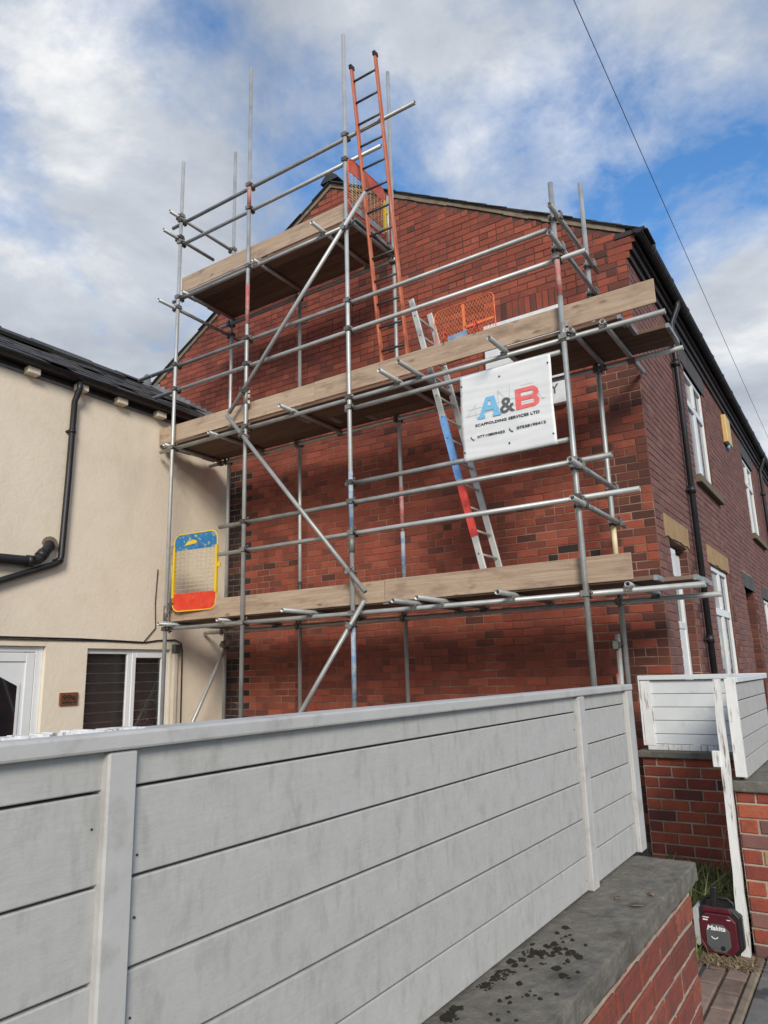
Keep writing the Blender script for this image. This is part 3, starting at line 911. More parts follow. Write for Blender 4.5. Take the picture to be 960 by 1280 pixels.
# stepped lead flashing on the gable and a small vent
for k in range(14):
    xx = -7.75 - k * 0.125
    z0 = RZ + RS * (RX - xx)
    MB().quad((xx - 0.075, YG - 0.011, z0 + 0.045), (xx + 0.075, YG - 0.011, z0 - 0.045), (xx + 0.075, YG - 0.011, z0 + 0.085), (xx - 0.05, YG - 0.011, z0 + 0.115)).build('flashing', 'lead', croof)
mb = MB()
for k in range(14):
    xx = -7.75 - k * 0.125
    z0 = RZ + RS * (RX - xx)
fl = MB().bar((-7.5, YG - 0.10, RZ + RS * (RX + 7.5) + 0.045), (-9.25, YG - 0.10, RZ + RS * (RX + 9.25) + 0.045), 0.17, 0.012, nrm).build('flashing_apron', 'lead', croof)
vt = MB()
arch = [(-0.085, 0), (0.085, 0), (0.085, 0.16), (0.06, 0.225), (0.0, 0.25), (-0.06, 0.225), (-0.085, 0.16)]
vz = RZ + RS * (RX + 9.10) - 0.03
vt.prism([(-9.10 + p, 7.0, vz + q) for p, q in arch][::-1], (0, 0.03, 0))
vt.build('vent_terminal', 'lead', croof)
# rainwater pipe, soil pipe, conduit and cables on the render
px_ = XC + 0.06
dp = MB().path([(gx2, 4.745, 5.12), (gx2, 4.745, 5.05), (px_, 4.745, 4.90), (px_, 4.735, 4.0), (px_, 4.715, 3.04), (px_, 4.70, 2.985), (px_, 4.64, 2.945), (px_, 4.05, 2.71), (px_, 2.6, 2.15)], 0.036, 12).build('downpipe', 'black_plastic', ch)
for (y, z) in ((4.74, 4.53), (4.70, 3.0)):
    MB().tube((px_, y, z - 0.02), (px_, y, z + 0.02), 0.043, 12).box(XC, px_, y - 0.05, y + 0.05, z - 0.008, z + 0.008).build('pipe_clip', 'black_plastic', dp)
sp = MB().path([(XC + 0.085, 1.5, 2.86), (XC + 0.085, 4.36, 2.945), (XC + 0.085, 4.43, 2.975), (XC + 0.085, 4.52, 3.09), (XC + 0.05, 4.57, 3.15), (XC - 0.02, 4.60, 3.185)], 0.055, 14).build('soil_pipe', 'black_plastic', ch)
MB().tube((XC + 0.085, 4.30, 2.944), (XC + 0.085, 4.37, 2.946), 0.064, 14).build('pipe_socket', 'black_plastic', sp)
MB().tube((XC + 0.08, 4.45, 3.0), (XC + 0.075, 4.50, 3.06), 0.064, 14).build('pipe_socket', 'black_plastic', sp)
MB().tube((XC + 0.004, 4.595, 3.18), (XC + 0.03, 4.585, 3.17), 0.085, 14).build('pipe_collar', 'verge_cement', sp)
MB().box(XC + 0.002, XC + 0.05, 6.40, 6.445, 0.2, 2.0).build('conduit', 'cream_render', ch)
bevel(MB().box(XC + 0.002, XC + 0.075, 6.375, 6.475, 1.99, 2.10).build('junction_box', 'radio_grey', ch), 0.01)
cab = MB().path([(XC + 0.015, 2.0, 2.15), (XC + 0.015, 4.1, 2.137), (XC + 0.015, 5.06, 2.138), (XC + 0.015, 5.55, 2.128), (XC + 0.015, 5.95, 2.118), (XC + 0.015, 6.15, 2.145), (XC + 0.015, 6.42, 2.158), (XC + 0.015, 6.52, 2.12), (XC + 0.015, 6.545, 2.03), (XC + 0.015, 6.556, 1.1), (XC + 0.015, 6.556, 0.2)], 0.009, 6).build('cable', 'wire_black', ch)
MB().path([(XC + 0.015, 3.0, 2.12), (XC + 0.015, 4.4, 2.115), (XC + 0.015, 5.4, 2.122), (XC + 0.015, 5.92, 2.112), (XC + 0.015, 6.1, 2.30), (XC + 0.015, 6.08, 2.62), (XC + 0.015, 6.10, 3.05)], 0.006, 6).build('cable', 'wire_black', ch)

ns = thing('number_plaque', (XC + 0.01, 4.95, 1.41), 'small brown wooden plaque reading 99a beside the white front door', 'sign')
bevel(MB().box(XC + 0.003, XC + 0.028, 4.845, 5.065, 1.412, 1.548).build('board', 'number_wood', ns), 0.004)
lettering('lettering', '99a', 0.075, 'print_black', ns, (XC + 0.0285, 4.872, 1.468), (0, 1, 0), (0, 0, 1), bold=0.002, width=0.165)
mb = MB()
for k, (p, q) in enumerate(((4.865, 4.905), (4.910, 4.955), (4.960, 4.99), (5.005, 5.045))):
    mb.box(XC + 0.0278, XC + 0.030, p, q, 1.432, 1.450)
mb.build('lettering', 'print_black', ns)

# ------------------------------------------------------------------ scaffold
YO, YI = 5.95, 6.95                        # rows of standards
YL, YN = 6.0, 6.90                         # rows of ledgers
SX = (-7.14, -5.85, -4.315, -1.92)
TR = 0.0242
scaf = thing('scaffold', (-4.5, 6.45, 0), 'three-lift tube and fitting scaffold of galvanised poles and timber boards against the gable', 'scaffold')
cm = MB()
cm.tube((0, 0, -0.026), (0, 0, 0.026), 0.0315, 10)
cm.tube((-0.026, 0.05, 0), (0.026, 0.05, 0), 0.0315, 10)
cm.box(-0.032, 0.032, 0.022, 0.034, -0.022, 0.022)
cm.tube((0.03, -0.012, 0), (0.062, -0.012, 0), 0.007, 6)
cm.tube((0.044, -0.012, 0), (0.056, -0.012, 0), 0.013, 6)
cm.tube((0, 0.064, 0.03), (0, 0.064, 0.064), 0.007, 6)
cm.tube((0, 0.064, 0.044), (0, 0.064, 0.057), 0.013, 6)
cm.tube((-0.03, -0.012, 0), (-0.050, -0.012, 0), 0.010, 6).tube((0, 0.064, -0.03), (0, 0.064, -0.050), 0.010, 6)
cm.box(-0.036, 0.036, -0.036, -0.026, -0.024, 0.024).box(-0.024, 0.024, 0.076, 0.086, -0.036, 0.036)
COUP = cm.mesh('coupler', 'coupler_steel', Vector((0, 0, 0)))[0]
cm = MB()
cm.tube((0, 0, -0.09), (0, 0, 0.09), 0.031, 10)
cm.box(0.02, 0.05, -0.018, 0.018, -0.085, -0.045).box(0.02, 0.05, -0.018, 0.018, -0.01, 0.03).box(0.02, 0.05, -0.018, 0.018, 0.05, 0.085)
SLEEVE = cm.mesh('sleeve_coupler', 'coupler_steel', Vector((0, 0, 0)))[0]
r = random.Random(8)


def pole(name, p, q, m='galvanised'):
    return MB().tube(p, q, TR, 14, 0.004).build(name, m, scaf)


def couple(par, x, y, z, flip=0.0):
    inst('coupler', COUP, (x, y, z), par, (0, r.uniform(-0.05, 0.05), flip))


std = {}
tops_o, tops_i = (8.80, 9.66, 9.28, 6.16), (9.62, 6.66, 9.53, 6.77)
for k, x in enumerate(SX):
    std['o', k] = pole('standard', (x, YO, 0.02), (x, YO, tops_o[k]))
    std['i', k] = pole('standard', (x, YI, 0.02), (x, YI, tops_i[k]))
    for y in (YO, YI):
        MB().box(x - 0.075, x + 0.075, y - 0.075, y + 0.075, 0.002, 0.02).build('base_plate', 'coupler_steel', std['o' if y == YO else 'i', k])
for kk, z in ((('o', 1), 4.95), (('o', 2), 2.97), (('o', 0), 2.45), (('i', 1), 2.72), (('o', 3), 4.62)):
    inst('sleeve_coupler', SLEEVE, (SX[kk[1]], YO if kk[0] == 'o' else YI, z), std[kk], (0, 0, r.uniform(0, 3)))


def band(par, x, y, z0, z1, m):
    MB().tube((x, y, z0), (x, y, z1), TR + 0.0012, 14).build('paint_band', m, par)


band(std['i', 2], SX[2], YI, 3.25, 3.78, 'tube_red')
band(std['i', 2], SX[2], YI, 2.66, 3.245, 'tube_blue')
band(std['o', 2], SX[2], YO, 1.40, 2.20, 'tube_blue')
band(std['o', 2], SX[2], YO, 3.10, 3.75, 'tube_blue')
band(std['o', 1], SX[1], YO, 5.9, 6.45, 'tube_red')
band(std['o', 3], SX[3], YO, 4.98, 5.35, 'tube_red')
band(std['o', 1], SX[1], YO, 7.55, 7.9, 'tube_red')
band(std['i', 3], SX[3], YI, 0.55, 1.05, 'tube_red')
band(std['i', 3], SX[3], YI, 2.62, 3.0, 'mesh_wire')


def ledger(name, y, x0, x1, z, ks=(0, 1, 2, 3), row='o', flip=False, m='galvanised', cz=None):
    o = pole(name, (x0, y, z), (x1, y, z), m)
    for k in ks:
        if x0 < SX[k] < x1:
            if row == 'o': couple(o, SX[k], YO, z)
            else: couple(o, SX[k], YI, z, math.pi)
    return o


# lift 1, lift 2, lift 3
ledger('ledger', YL, -7.17, -1.0, 2.263)
ledger('ledger', YN, -7.48, -1.03, 2.258, row='i', m='galvanised')
ledger('ledger', YL, -7.43, -1.05, 4.575)
ledger('ledger', YN, -7.47, -1.09, 4.60, row='i')
ledger('ledger', YL, -7.30, -4.25, 6.70)
ledger('ledger', YN, -7.30, -4.22, 6.695, row='i', ks=(0, 1, 2))
# guardrails
ledger('guardrail', YL, -6.30, -1.61, 3.42)
ledger('guardrail', YL, -6.30, -1.41, 3.09)
ledger('guardrail', YL, -7.95, -1.985, 5.72)
ledger('guardrail', YL, -7.77, -1.66, 5.378)
ledger('guardrail', YL, -7.37, -3.38, 7.862)
ledger('guardrail', YL, -7.18, -3.84, 7.526)
# rails that carry the banner
ledger('banner_rail', YL - 0.004, -4.40, -1.97, 4.462)
ledger('banner_rail', YL - 0.004, -4.41, -1.955, 3.628)
# return rails at both ends
for (x, y0, y1, z) in ((-7.185, 5.69, 6.60, 7.605), (-7.185, 5.78, 7.02, 7.94), (-7.185, 5.66, 7.16, 6.55), (-1.872, 5.72, 7.14, 5.78), (-1.872, 5.65, 6.99, 5.455), (-1.872, 5.68, 6.98, 3.355), (-1.872, 5.65, 7.18, 3.02)):
    o = pole('end_rail', (x, y0, z), (x, y1, z), 'galvanised')
    k = 0 if x < -5 else 3
    rz_ = -math.pi / 2 if k == 3 else math.pi / 2
    inst('coupler', COUP, (SX[k], YO, z), o, (0, 0, rz_))
    if y1 > YI: inst('coupler', COUP, (SX[k], YI, z), o, (0, 0, rz_))


def transom(x, y0, y1, z):
    o = pole('transom', (x, y0, z), (x, y1, z))
    for y in (YL, YN):
        if y0 < y < y1:
            MB().box(x - 0.034, x + 0.034, y - 0.03, y + 0.03, z - 0.055, z - 0.012).tube((x + 0.03, y - 0.05, z - 0.03), (x + 0.03, y + 0.05, z - 0.03), 0.008, 6).build('coupler', 'coupler_steel', o)


for x, y0 in ((-7.07, 5.78), (-6.2, 5.9), (-4.90, 5.54), (-3.616, 5.61), (-3.316, 5.535), (-2.60, 5.68), (-1.58, 5.96)):
    transom(x, y0, 7.0, 2.312)
for x, y0, y1 in ((-7.25, 5.9, 7.0), (-6.45, 5.92, 7.0), (-5.15, 5.765, 7.0), (-3.72, 5.64, 6.99), (-3.455, 5.58, 6.99), (-2.515, 5.65, 7.0), (-1.57, 5.96, 7.53 - 0.2), (-1.95 + 0.1, 5.93, 6.99)):
    transom(x, y0, y1, 4.627)
for x, y0 in ((-7.05, 5.93), (-5.75, 5.93), (-4.675, 5.76), (-4.30, 5.93)):
    transom(x, y0, 6.99, 6.747)
# decks: each board its own piece, with banded ends
r = random.Random(14)
ROWS = ((6.045, 6.262), (6.266, 6.484), (6.488, 6.706), (6.710, 6.918))


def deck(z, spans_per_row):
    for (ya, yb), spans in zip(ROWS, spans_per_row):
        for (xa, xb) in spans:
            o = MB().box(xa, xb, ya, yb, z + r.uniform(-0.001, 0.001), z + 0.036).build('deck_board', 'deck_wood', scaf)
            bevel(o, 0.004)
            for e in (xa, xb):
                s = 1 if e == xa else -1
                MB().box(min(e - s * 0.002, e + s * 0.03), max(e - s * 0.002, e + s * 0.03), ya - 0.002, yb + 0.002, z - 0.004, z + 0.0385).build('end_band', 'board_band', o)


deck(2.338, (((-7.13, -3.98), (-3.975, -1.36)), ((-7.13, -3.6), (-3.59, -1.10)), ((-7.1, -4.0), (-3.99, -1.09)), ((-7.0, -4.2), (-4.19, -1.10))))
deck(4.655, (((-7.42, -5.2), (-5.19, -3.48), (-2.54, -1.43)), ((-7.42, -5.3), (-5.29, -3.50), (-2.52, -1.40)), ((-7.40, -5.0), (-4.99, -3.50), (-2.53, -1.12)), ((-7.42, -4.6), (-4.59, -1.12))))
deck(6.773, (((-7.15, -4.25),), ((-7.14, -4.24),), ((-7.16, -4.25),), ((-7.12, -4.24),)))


def toeboard(xa, xb, z, h=0.224, m='toe_wood'):
    y = 6.0 + TR + 0.003
    o = MB().box(xa, xb, y, y + 0.016, z, z + h).build('toe_board', m, scaf)
    bevel(o, 0.003)
    return o


toeboard(-7.18, -3.982, 2.352, 0.222)
toeboard(-3.976, -1.545, 2.354, 0.224)
toeboard(-7.50, -4.86, 4.692, 0.224)
toeboard(-4.856, -1.12, 4.694, 0.226)
toeboard(-7.17, -4.37, 6.81, 0.224)
# diagonal braces on the face and the short raker in the corner
for p, q, hits in (((-4.005, 5.895, 6.935), (-6.075, 5.895, 4.780), ((-4.315, 6.61), (-5.85, 5.02))), ((-6.11, 5.895, 4.760), (-4.12, 5.895, 2.455), ((-5.85, 4.46), (-4.315, 2.68))), ((-4.135, 5.895, 2.37), (-5.9, 5.895, 0.05), ((-4.315, 2.13),))):
    o = pole('brace', p, q)
    for hx, hz in hits:
        inst('swivel_coupler', COUP, (hx, YO, hz), o, (0, 0.85 if p[0] > q[0] else -0.85, math.pi))
o = pole('raker', (-7.085, 6.96, 2.15), (-7.085, 5.95, 0.40))
inst('swivel_coupler', COUP, (-7.085, 6.90, 2.06), o, (0.6, 0, math.pi / 2))
o = pole('tube_offcut', (-1.985, 6.90, 0.02), (-1.965, 6.90, 1.96))
band(o, -1.9855, 6.90, 1.36, 1.60, 'tube_red')
inst('coupler', COUP, (-1.97, 6.905, 1.86), o, (0, 0, math.pi))

# ------------------------------------------------------------------ things on the scaffold
# orange ladder
lad = thing('ladder', (-3.945, 6.36, 4.70), 'orange-sided ladder rising past the top platform, highest thing on the scaffold', 'ladder')
f0, f1 = Vector((0, 6.36, 4.695)), Vector((0, 5.83, 8.60))
ldir = (f1 - f0).normalized()
for x in (-4.115, -3.780):
    o = MB().bar(f0 + Vector((x, 0, 0)), f1 + Vector((x, 0, 0)), 0.025, 0.060, (0, 1, 0)).build('stile', 'orange_paint', lad)
    bevel(o, 0.006)
    MB().bar(f1 + Vector((x, 0, 0)) - ldir * 0.03, f1 + Vector((x, 0, 0)) + ldir * 0.02, 0.036, 0.072, (0, 1, 0)).build('end_cap', 'radio_black', o)
for k in range(14):
    c = f0 + ldir * (0.22 + k * 0.272)
    MB().tube(c + Vector((-4.105, 0, 0)), c + Vector((-3.79, 0, 0)), 0.0135, 10).build('rung', 'rung_steel', lad)
lad2 = thing('ladder', (-2.94, 6.45, 2.378), 'grey aluminium ladder with blue and red painted bands between lowest and middle platforms', 'ladder')
g0, g1 = Vector((-2.935, 0, 2.378)), Vector((-3.672, 0, 5.655))
gd = (g1 - g0).normalized()
for y in (6.25, 6.65):
    o = MB().bar(g0 + Vector((0, y, 0)), g1 + Vector((0, y, 0)), 0.028, 0.066, (1, 0, 0)).build('stile', 'aluminium', lad2)
    bevel(o, 0.005)
    if y < 6.4:
        for (z0, z1, m) in ((2.93, 3.51, 'ladder_red'), (3.53, 4.22, 'ladder_blue')):
            t0, t1 = (z0 - g0.z) / gd.z, (z1 - g0.z) / gd.z
            MB().bar(g0 + gd * t0 + Vector((0, y, 0)), g0 + gd * t1 + Vector((0, y, 0)), 0.031, 0.069, (1, 0, 0)).build('paint_band', m, o)
for k in range(13):
    c = g0 + gd * (0.14 + k * 0.25)
    MB().tube(c + Vector((0, 6.25, 0)), c + Vector((0, 6.65, 0)), 0.013, 10).build('rung', 'aluminium', lad2)
    MB().tube(c + Vector((0, 6.2335, 0)), c + Vector((0, 6.238, 0)), 0.009, 8).build('rung_end', 'rung_steel', lad2)


def rounded(w, h, rad, only=(1, 1, 1, 1), n=5):
    """outline of a panel with chosen corners rounded: bottom left, bottom right, top right, top left"""
    out = []
    for k, (cx, cy, a0) in enumerate(((rad, rad, 180), (w - rad, rad, 270), (w - rad, h - rad, 0), (rad, h - rad, 90))):
        if only[k]:
            for i in range(n + 1):
                a = math.radians(a0 + 90 * i / n)
                out.append((cx + rad * math.cos(a), cy + rad * math.sin(a)))
        else:
            out.append(((0, w, w, 0)[k], (0, 0, h, h)[k]))
    return out


def gate(label, O, U, w, h, hb, ht, mb_, mt_, tilt=Vector((0, 0, 1)), fm='gate_yellow'):
    """ladder-access gate: round yellow frame, wire mesh, painted panels top and bottom"""
    O, U = Vector(O), Vector(U).normalized(); Z = tilt.normalized()
    Nn = U.cross(Z).normalized()
    P = lambda a, b, d=0.0: O + U * a + Z * b + Nn * d
    t = thing('safety_gate', O, label, 'gate')
    ol = rounded(w, h, 0.10)
    MB().path([P(a, b) for a, b in ol] + [P(*ol[0])], 0.009, 8).build('frame', fm, t)
    if fm == 'gate_yellow':
        MB().bar(P(0.006, hb - 0.05), P(0.006, h - ht + 0.05), 0.03, 0.03, Nn).build('hinge_post', 'gate_yellow', t)
    MB().bar(P(w - 0.006, hb - 0.02), P(w - 0.006, h - ht + 0.02), 0.032, 0.03, Nn).build('latch_post', 'gate_yellow', t)
    MB().bar(P(w + 0.01, h * 0.55), P(w + 0.055, h * 0.55), 0.05, 0.02, Nn).build('latch', 'gate_yellow', t)
    lo = [(a, b) for a, b in rounded(w, hb * 2, 0.10) if b <= hb * 1.01]
    lo = [(0, hb)] + [q for q in lo] + [(w, hb)]
    lo2 = [(0.0, hb)] + [q for q in rounded(w, hb + 0.2, 0.10, (1, 1, 0, 0)) if q[1] < hb] + [(w, hb)]
    MB().prism([P(a, b, -0.004) for a, b in lo2], Nn * 0.008).build('lower_panel', mb_, t)
    hi = [q for q in rounded(w, ht, 0.10, (0, 0, 1, 1))]
    MB().prism([P(a, b + h - ht, -0.004) for a, b in hi], Nn * 0.008).build('upper_panel', mt_, t)
    m = MB()
    for k in range(1, 10):
        m.tube(P(w * k / 10, hb), P(w * k / 10, h - ht), 0.0028, 5)
    for k in range(1, 11):
        b = hb + (h - ht - hb) * k / 11
        m.tube(P(0.01, b, 0.005), P(w - 0.01, b, 0.005), 0.0028, 5)
    m.build('mesh', 'mesh_wire', t)
    return t, P


g1_, P = gate('yellow safety gate with blue top panel and red bottom panel, hung by cream wall', (-7.045, 5.965, 2.46), (1, 0.10, 0), 0.685, 0.945, 0.215, 0.20, 'gate_red', 'gate_blue')
MB().prism([P(0.17, 0.80, 0.006), P(0.36, 0.815, 0.006), P(0.37, 0.845, 0.006), P(0.31, 0.865, 0.006), P(0.22, 0.845, 0.006)][::1], P(0, 0, 0.0015) - P(0, 0, 0)).build('scraped_patch', 'gate_yellow', g1_)
MB().tube((-7.085, 5.965, 2.50), (-7.085, 5.965, 3.28), 0.016, 8).build('hinge_tube', 'coupler_steel', g1_)
for z in (2.56, 3.18):
    MB().bar((-7.15, 5.965, z), (-7.03, 5.965, z), 0.02, 0.03).build('hinge_clamp', 'coupler_steel', g1_)
g2_, P = gate('safety gate with orange top panel and yellow post at end of the top platform', (-4.225, 5.875, 6.825), (0, 1, 0.03), 0.76, 0.66, 0.08, 0.185, 'board_band', 'gate_orange', Vector((0.0, 0, 1)), 'gate_orange')
MB().tube((-4.225, 6.70, 6.80), (-4.225, 6.70, 7.45), 0.018, 8).build('hinge_tube', 'galvanised', g2_)

bg = thing('mesh_guard', (-2.95, 6.09, 4.70), 'orange expanded-mesh guard panel standing behind the middle toe board', 'guard')
U, Z = Vector((0.995, 0.0, 0.0)), Vector((0, -0.05, 1)).normalized()
O = Vector((-3.29, 6.085, 4.70))
w, h = 0.675, 0.585
P = lambda a, b, d=0.0: O + U * a + Z * (b + 0.05 * a) + Vector((0, -d, 0))
ol = rounded(w, h, 0.06)
MB().path([P(a, b) for a, b in ol] + [P(*ol[0])], 0.006, 6).build('frame', 'mesh_orange', bg)
m = MB()
st = 0.036
k = -20
while k * st < w + h:
    for sg_ in (1, -1):
        pts = []
        for i in range(0, 60):
            b = i * h / 59
            a = k * st + sg_ * b * 0.62 + (0 if sg_ > 0 else h * 0.62)
            if 0.006 < a < w - 0.006: pts.append((a, b))
        if len(pts) > 2:
            m.bar(P(*pts[0]), P(*pts[-1]), 0.003, 0.002, (0, 1, 0))
    k += 1
m.build('mesh', 'mesh_orange', bg)
for (a0, a1, b0, b1) in ((w * 0.5 - 0.016, w * 0.5 + 0.016, 0.01, h - 0.02), (w * 0.5, w - 0.01, 0.30, 0.325)):
    MB().prism([P(a0, b0, 0.004), P(a1, b0, 0.004), P(a1, b1, 0.004), P(a0, b1, 0.004)], (0, -0.004, 0)).build('stiffener', 'mesh_orange', bg)
for a in (0.13, 0.48):
    MB().path([P(a, 0.19, -0.02), P(a, 0.30, 0.0), P(a, 0.305, 0.075), P(a, 0.20, 0.075)], 0.008, 6).build('hook', 'ladder_red', bg)
MB().prism([P(0.14, 0.225, 0.006), P(0.36, 0.225, 0.006), P(0.36, 0.285, 0.006), P(0.14, 0.275, 0.006)], (0, -0.003, 0)).build('tag', 'tube_blue', bg)

# banner
BX, BZ, BW, BH, BY = -2.992, 3.600, 0.926, 0.875, 5.966
ban = thing('banner', (BX + BW / 2, BY, BZ), 'white vinyl advertising banner reading A & B Scaffolding Services Ltd', 'banner')
nu, nv = 30, 60
mb = MB()


def bpos(u, v):
    top = (BZ + BH - v) ; bot = v - BZ
    y = BY - 0.0
    wr = 0.0009 * math.sin(v * 83 + 2.0 * math.sin(u * 5 + v * 9)) + 0.0012 * math.sin(v * 37 + u * 6 + 1.0 + math.sin(v * 13)) + 0.0014 * math.sin(u * 11 + v * 6)
    edge = min(1.0, max(0.0, (v - BZ) / 0.05), max(0.0, (BZ + BH - v) / 0.05))
    if v > BZ + BH - 0.030:
        t = (v - (BZ + BH - 0.030)) / 0.030
        y += 0.018 * t * t
    if v < BZ + 0.030:
        t = (BZ + 0.030 - v) / 0.030
        y += 0.018 * t * t
    return (u + 0.004 * math.sin(v * 9), y + wr * edge, v)


for j in range(nv + 1):
    for i in range(nu + 1):
        mb.v.append(bpos(BX + BW * i / nu, BZ + BH * j / nv))
for j in range(nv):
    for i in range(nu):
        a = j * (nu + 1) + i
        mb.face((a, a + 1, a + nu + 2, a + nu + 1), True)
sheet = mb.build('sheet', 'vinyl', ban)
sheet.modifiers.new('s', 'SOLIDIFY').thickness = -0.0012
BP = lambda u, v, d=0.0065: (BX + 0.007 + u, BY - d, BZ + 0.005 + v)


def flatpoly(name, polys, m, d=0.0065):
    mb = MB()
    for p in polys:
        mb.prism([BP(u, v, d) for u, v in p], (0, -0.0012, 0))
    return mb.build(name, m, ban)


ln = [((0.044, 0.438), (0.853, 0.452)), ((0.06, 0.500), (0.80, 0.520)), ((0.15, 0.40), (0.152, 0.545)), ((0.386, 0.400), (0.389, 0.63)), ((0.386, 0.627), (0.535, 0.445)), ((0.504, 0.42), (0.507, 0.66)), ((0.764, 0.533), (0.834, 0.438)), ((0.055, 0.43), (0.15, 0.535)), ((0.62, 0.62), (0.75, 0.62))]
mb = MB()
for (a0, b0), (a1, b1) in ln:
    mb.bar(BP(a0, b0, 0.0052), BP(a1, b1, 0.0052), 0.0022, 0.001, (0, 1, 0))
mb.build('drawing', 'print_pale', ban)
flatpoly('letter', [[(0.165, 0.386), (0.245, 0.386), (0.245, 0.415), (0.165, 0.415)], [(0.325, 0.386), (0.410, 0.386), (0.410, 0.415), (0.325, 0.415)],
                    [(0.185, 0.415), (0.232, 0.415), (0.250, 0.455), (0.271, 0.503), (0.292, 0.552), (0.292, 0.590), (0.262, 0.590)],
                    [(0.340, 0.415), (0.392, 0.415), (0.350, 0.590), (0.292, 0.590), (0.292, 0.552), (0.306, 0.552), (0.319, 0.503), (0.331, 0.455)],
                    [(0.250, 0.455), (0.331, 0.455), (0.319, 0.503), (0.271, 0.503)]], 'print_blue')
flatpoly('letter', [[(0.560, 0.392), (0.615, 0.392), (0.615, 0.592), (0.560, 0.592)], [(0.615, 0.392), (0.745, 0.392), (0.785, 0.415), (0.740, 0.430), (0.615, 0.430)], [(0.740, 0.430), (0.785, 0.415), (0.790, 0.440), (0.790, 0.465), (0.768, 0.492), (0.740, 0.470)],
                    [(0.615, 0.470), (0.740, 0.470), (0.768, 0.492), (0.735, 0.508), (0.615, 0.508)], [(0.735, 0.508), (0.768, 0.492), (0.785, 0.520), (0.785, 0.550), (0.735, 0.552)], [(0.615, 0.552), (0.735, 0.552), (0.785, 0.550), (0.755, 0.585), (0.735, 0.592), (0.615, 0.592)]], 'print_red')
lettering('letter', '&', 0.21, 'print_grey', ban, BP(0.400, 0.397), (1, 0, 0), (0, 0, 1), 0.0007, 0.003, width=0.150)
lettering('lettering', 'SCAFFOLDING SERVICES LTD', 0.036, 'print_black', ban, BP(0.138, 0.318), (1, 0, 0), (0, 0, 1), 0.0007, 0.0010, 1.05, width=0.645)
lettering('lettering', '07710809433', 0.034, 'print_black', ban, BP(0.152, 0.203), (1, 0, 0), (0, 0, 1), 0.0007, 0.0009, width=0.282)
lettering('lettering', '07538195412', 0.034, 'print_black', ban, BP(0.553, 0.209), (1, 0, 0), (0, 0, 1), 0.0007, 0.0009, width=0.282)
for cx, cy in ((0.102, 0.208), (0.497, 0.213)):
    flatpoly('phone_symbol', [[(cx - 0.020, cy + 0.020), (cx - 0.018, cy + 0.006), (cx - 0.009, cy + 0.008), (cx - 0.010, cy + 0.021)], [(cx - 0.018, cy + 0.006), (cx + 0.004, cy - 0.017), (cx + 0.006, cy - 0.008), (cx - 0.009, cy + 0.008)], [(cx + 0.004, cy - 0.017), (cx + 0.019, cy - 0.019), (cx + 0.020, cy - 0.010), (cx + 0.006, cy - 0.008)]], 'print_black')
for u, v in ((0.012, 0.757), (0.413, 0.765), (0.893, 0.773), (0.012, 0.086), (0.472, 0.093), (0.895, 0.096)):
    MB().tube(BP(u, v, 0.003), BP(u, v, 0.008), 0.0085, 10).build('eyelet', 'print_black', ban)

# ------------------------------------------------------------------ near boundary wall and timber fence
XN = -0.668
nw = thing('boundary_wall', (-0.81, 1.3, 0), 'low red brick boundary wall with mossy stone coping in the right foreground', 'wall')
nfr = lambda u, v, d: (XN + d, u, v)
MB().box(-0.955, XN, -1.2, 2.925, -0.05, 0.893).build('core', 'mortar_pale', nw)
r = random.Random(77)
br = []
row = 0
CN = 0.0855
v = 0.893 - 10 * CN - 0.03
while v < 0.88:
    if v > -0.05:
        for ua, ub in fillrow([(-1.2, 2.925)], 0.229, 2.925 if row % 2 else 2.925 + 0.1145):
            br.append((ua, ub, v, min(v + CN, 0.897), 'brick_near'))
    row += 1
    v += CN
brick_objects(nw, nfr, br, 0.006, r, joint=0.0075, bev=0.005, jit=0.0035, rough=(0.006, 0.022, 3, 1.0))
efr = lambda u, v, d: (u, 2.925 + d, v)
for ya, yb in ((-1.2, 0.20), (0.203, 1.16), (1.163, 2.092), (2.096, 2.972)):
    K = 7
    o = MB().box(-0.985, -0.641, ya, yb, 0.897, 0.960).build('coping', 'coping_stone', nw)
    bevel(o, 0.006, 2)
    roughen(o, 0.009, 0.035, 5)
    o.data.transform(Matrix.Rotation(0.0015 * r.uniform(-1, 1), 4, 'X'))
# moss cushions and dead leaves on the coping
mo = MB()
r = random.Random(3)
MS = 1.45


def cushion(mb, x, y, s):
    s *= MS
    b = len(mb.v); n = 7
    mb.v.append((x, y, 0.960 + s * 0.55))
    for ring, (k, z) in enumerate(((0.6, 0.42), (1.0, 0.0))):
        for i in range(n):
            t = 2 * math.pi * i / n + ring * 0.4
            q = s * k * r.uniform(0.8, 1.2)
            mb.v.append((x + q * math.cos(t), y + q * math.sin(t) * 1.2, 0.958 + s * z))
    for i in range(n):
        j = (i + 1) % n
        mb.face((b, b + 1 + i, b + 1 + j), True)
        mb.face((b + 1 + i, b + 1 + n + i, b + 1 + n + j, b + 1 + j), True)


def clump(x, y, R, n):
    for _ in range(n):
        q, t = R * math.sqrt(r.random()), r.uniform(0, 6.283)
        cushion(mo, max(x + q * math.cos(t), -0.850), y + q * math.sin(t) * 1.2, r.uniform(0.0022, 0.0066) * (1.25 - 0.6 * q / R))


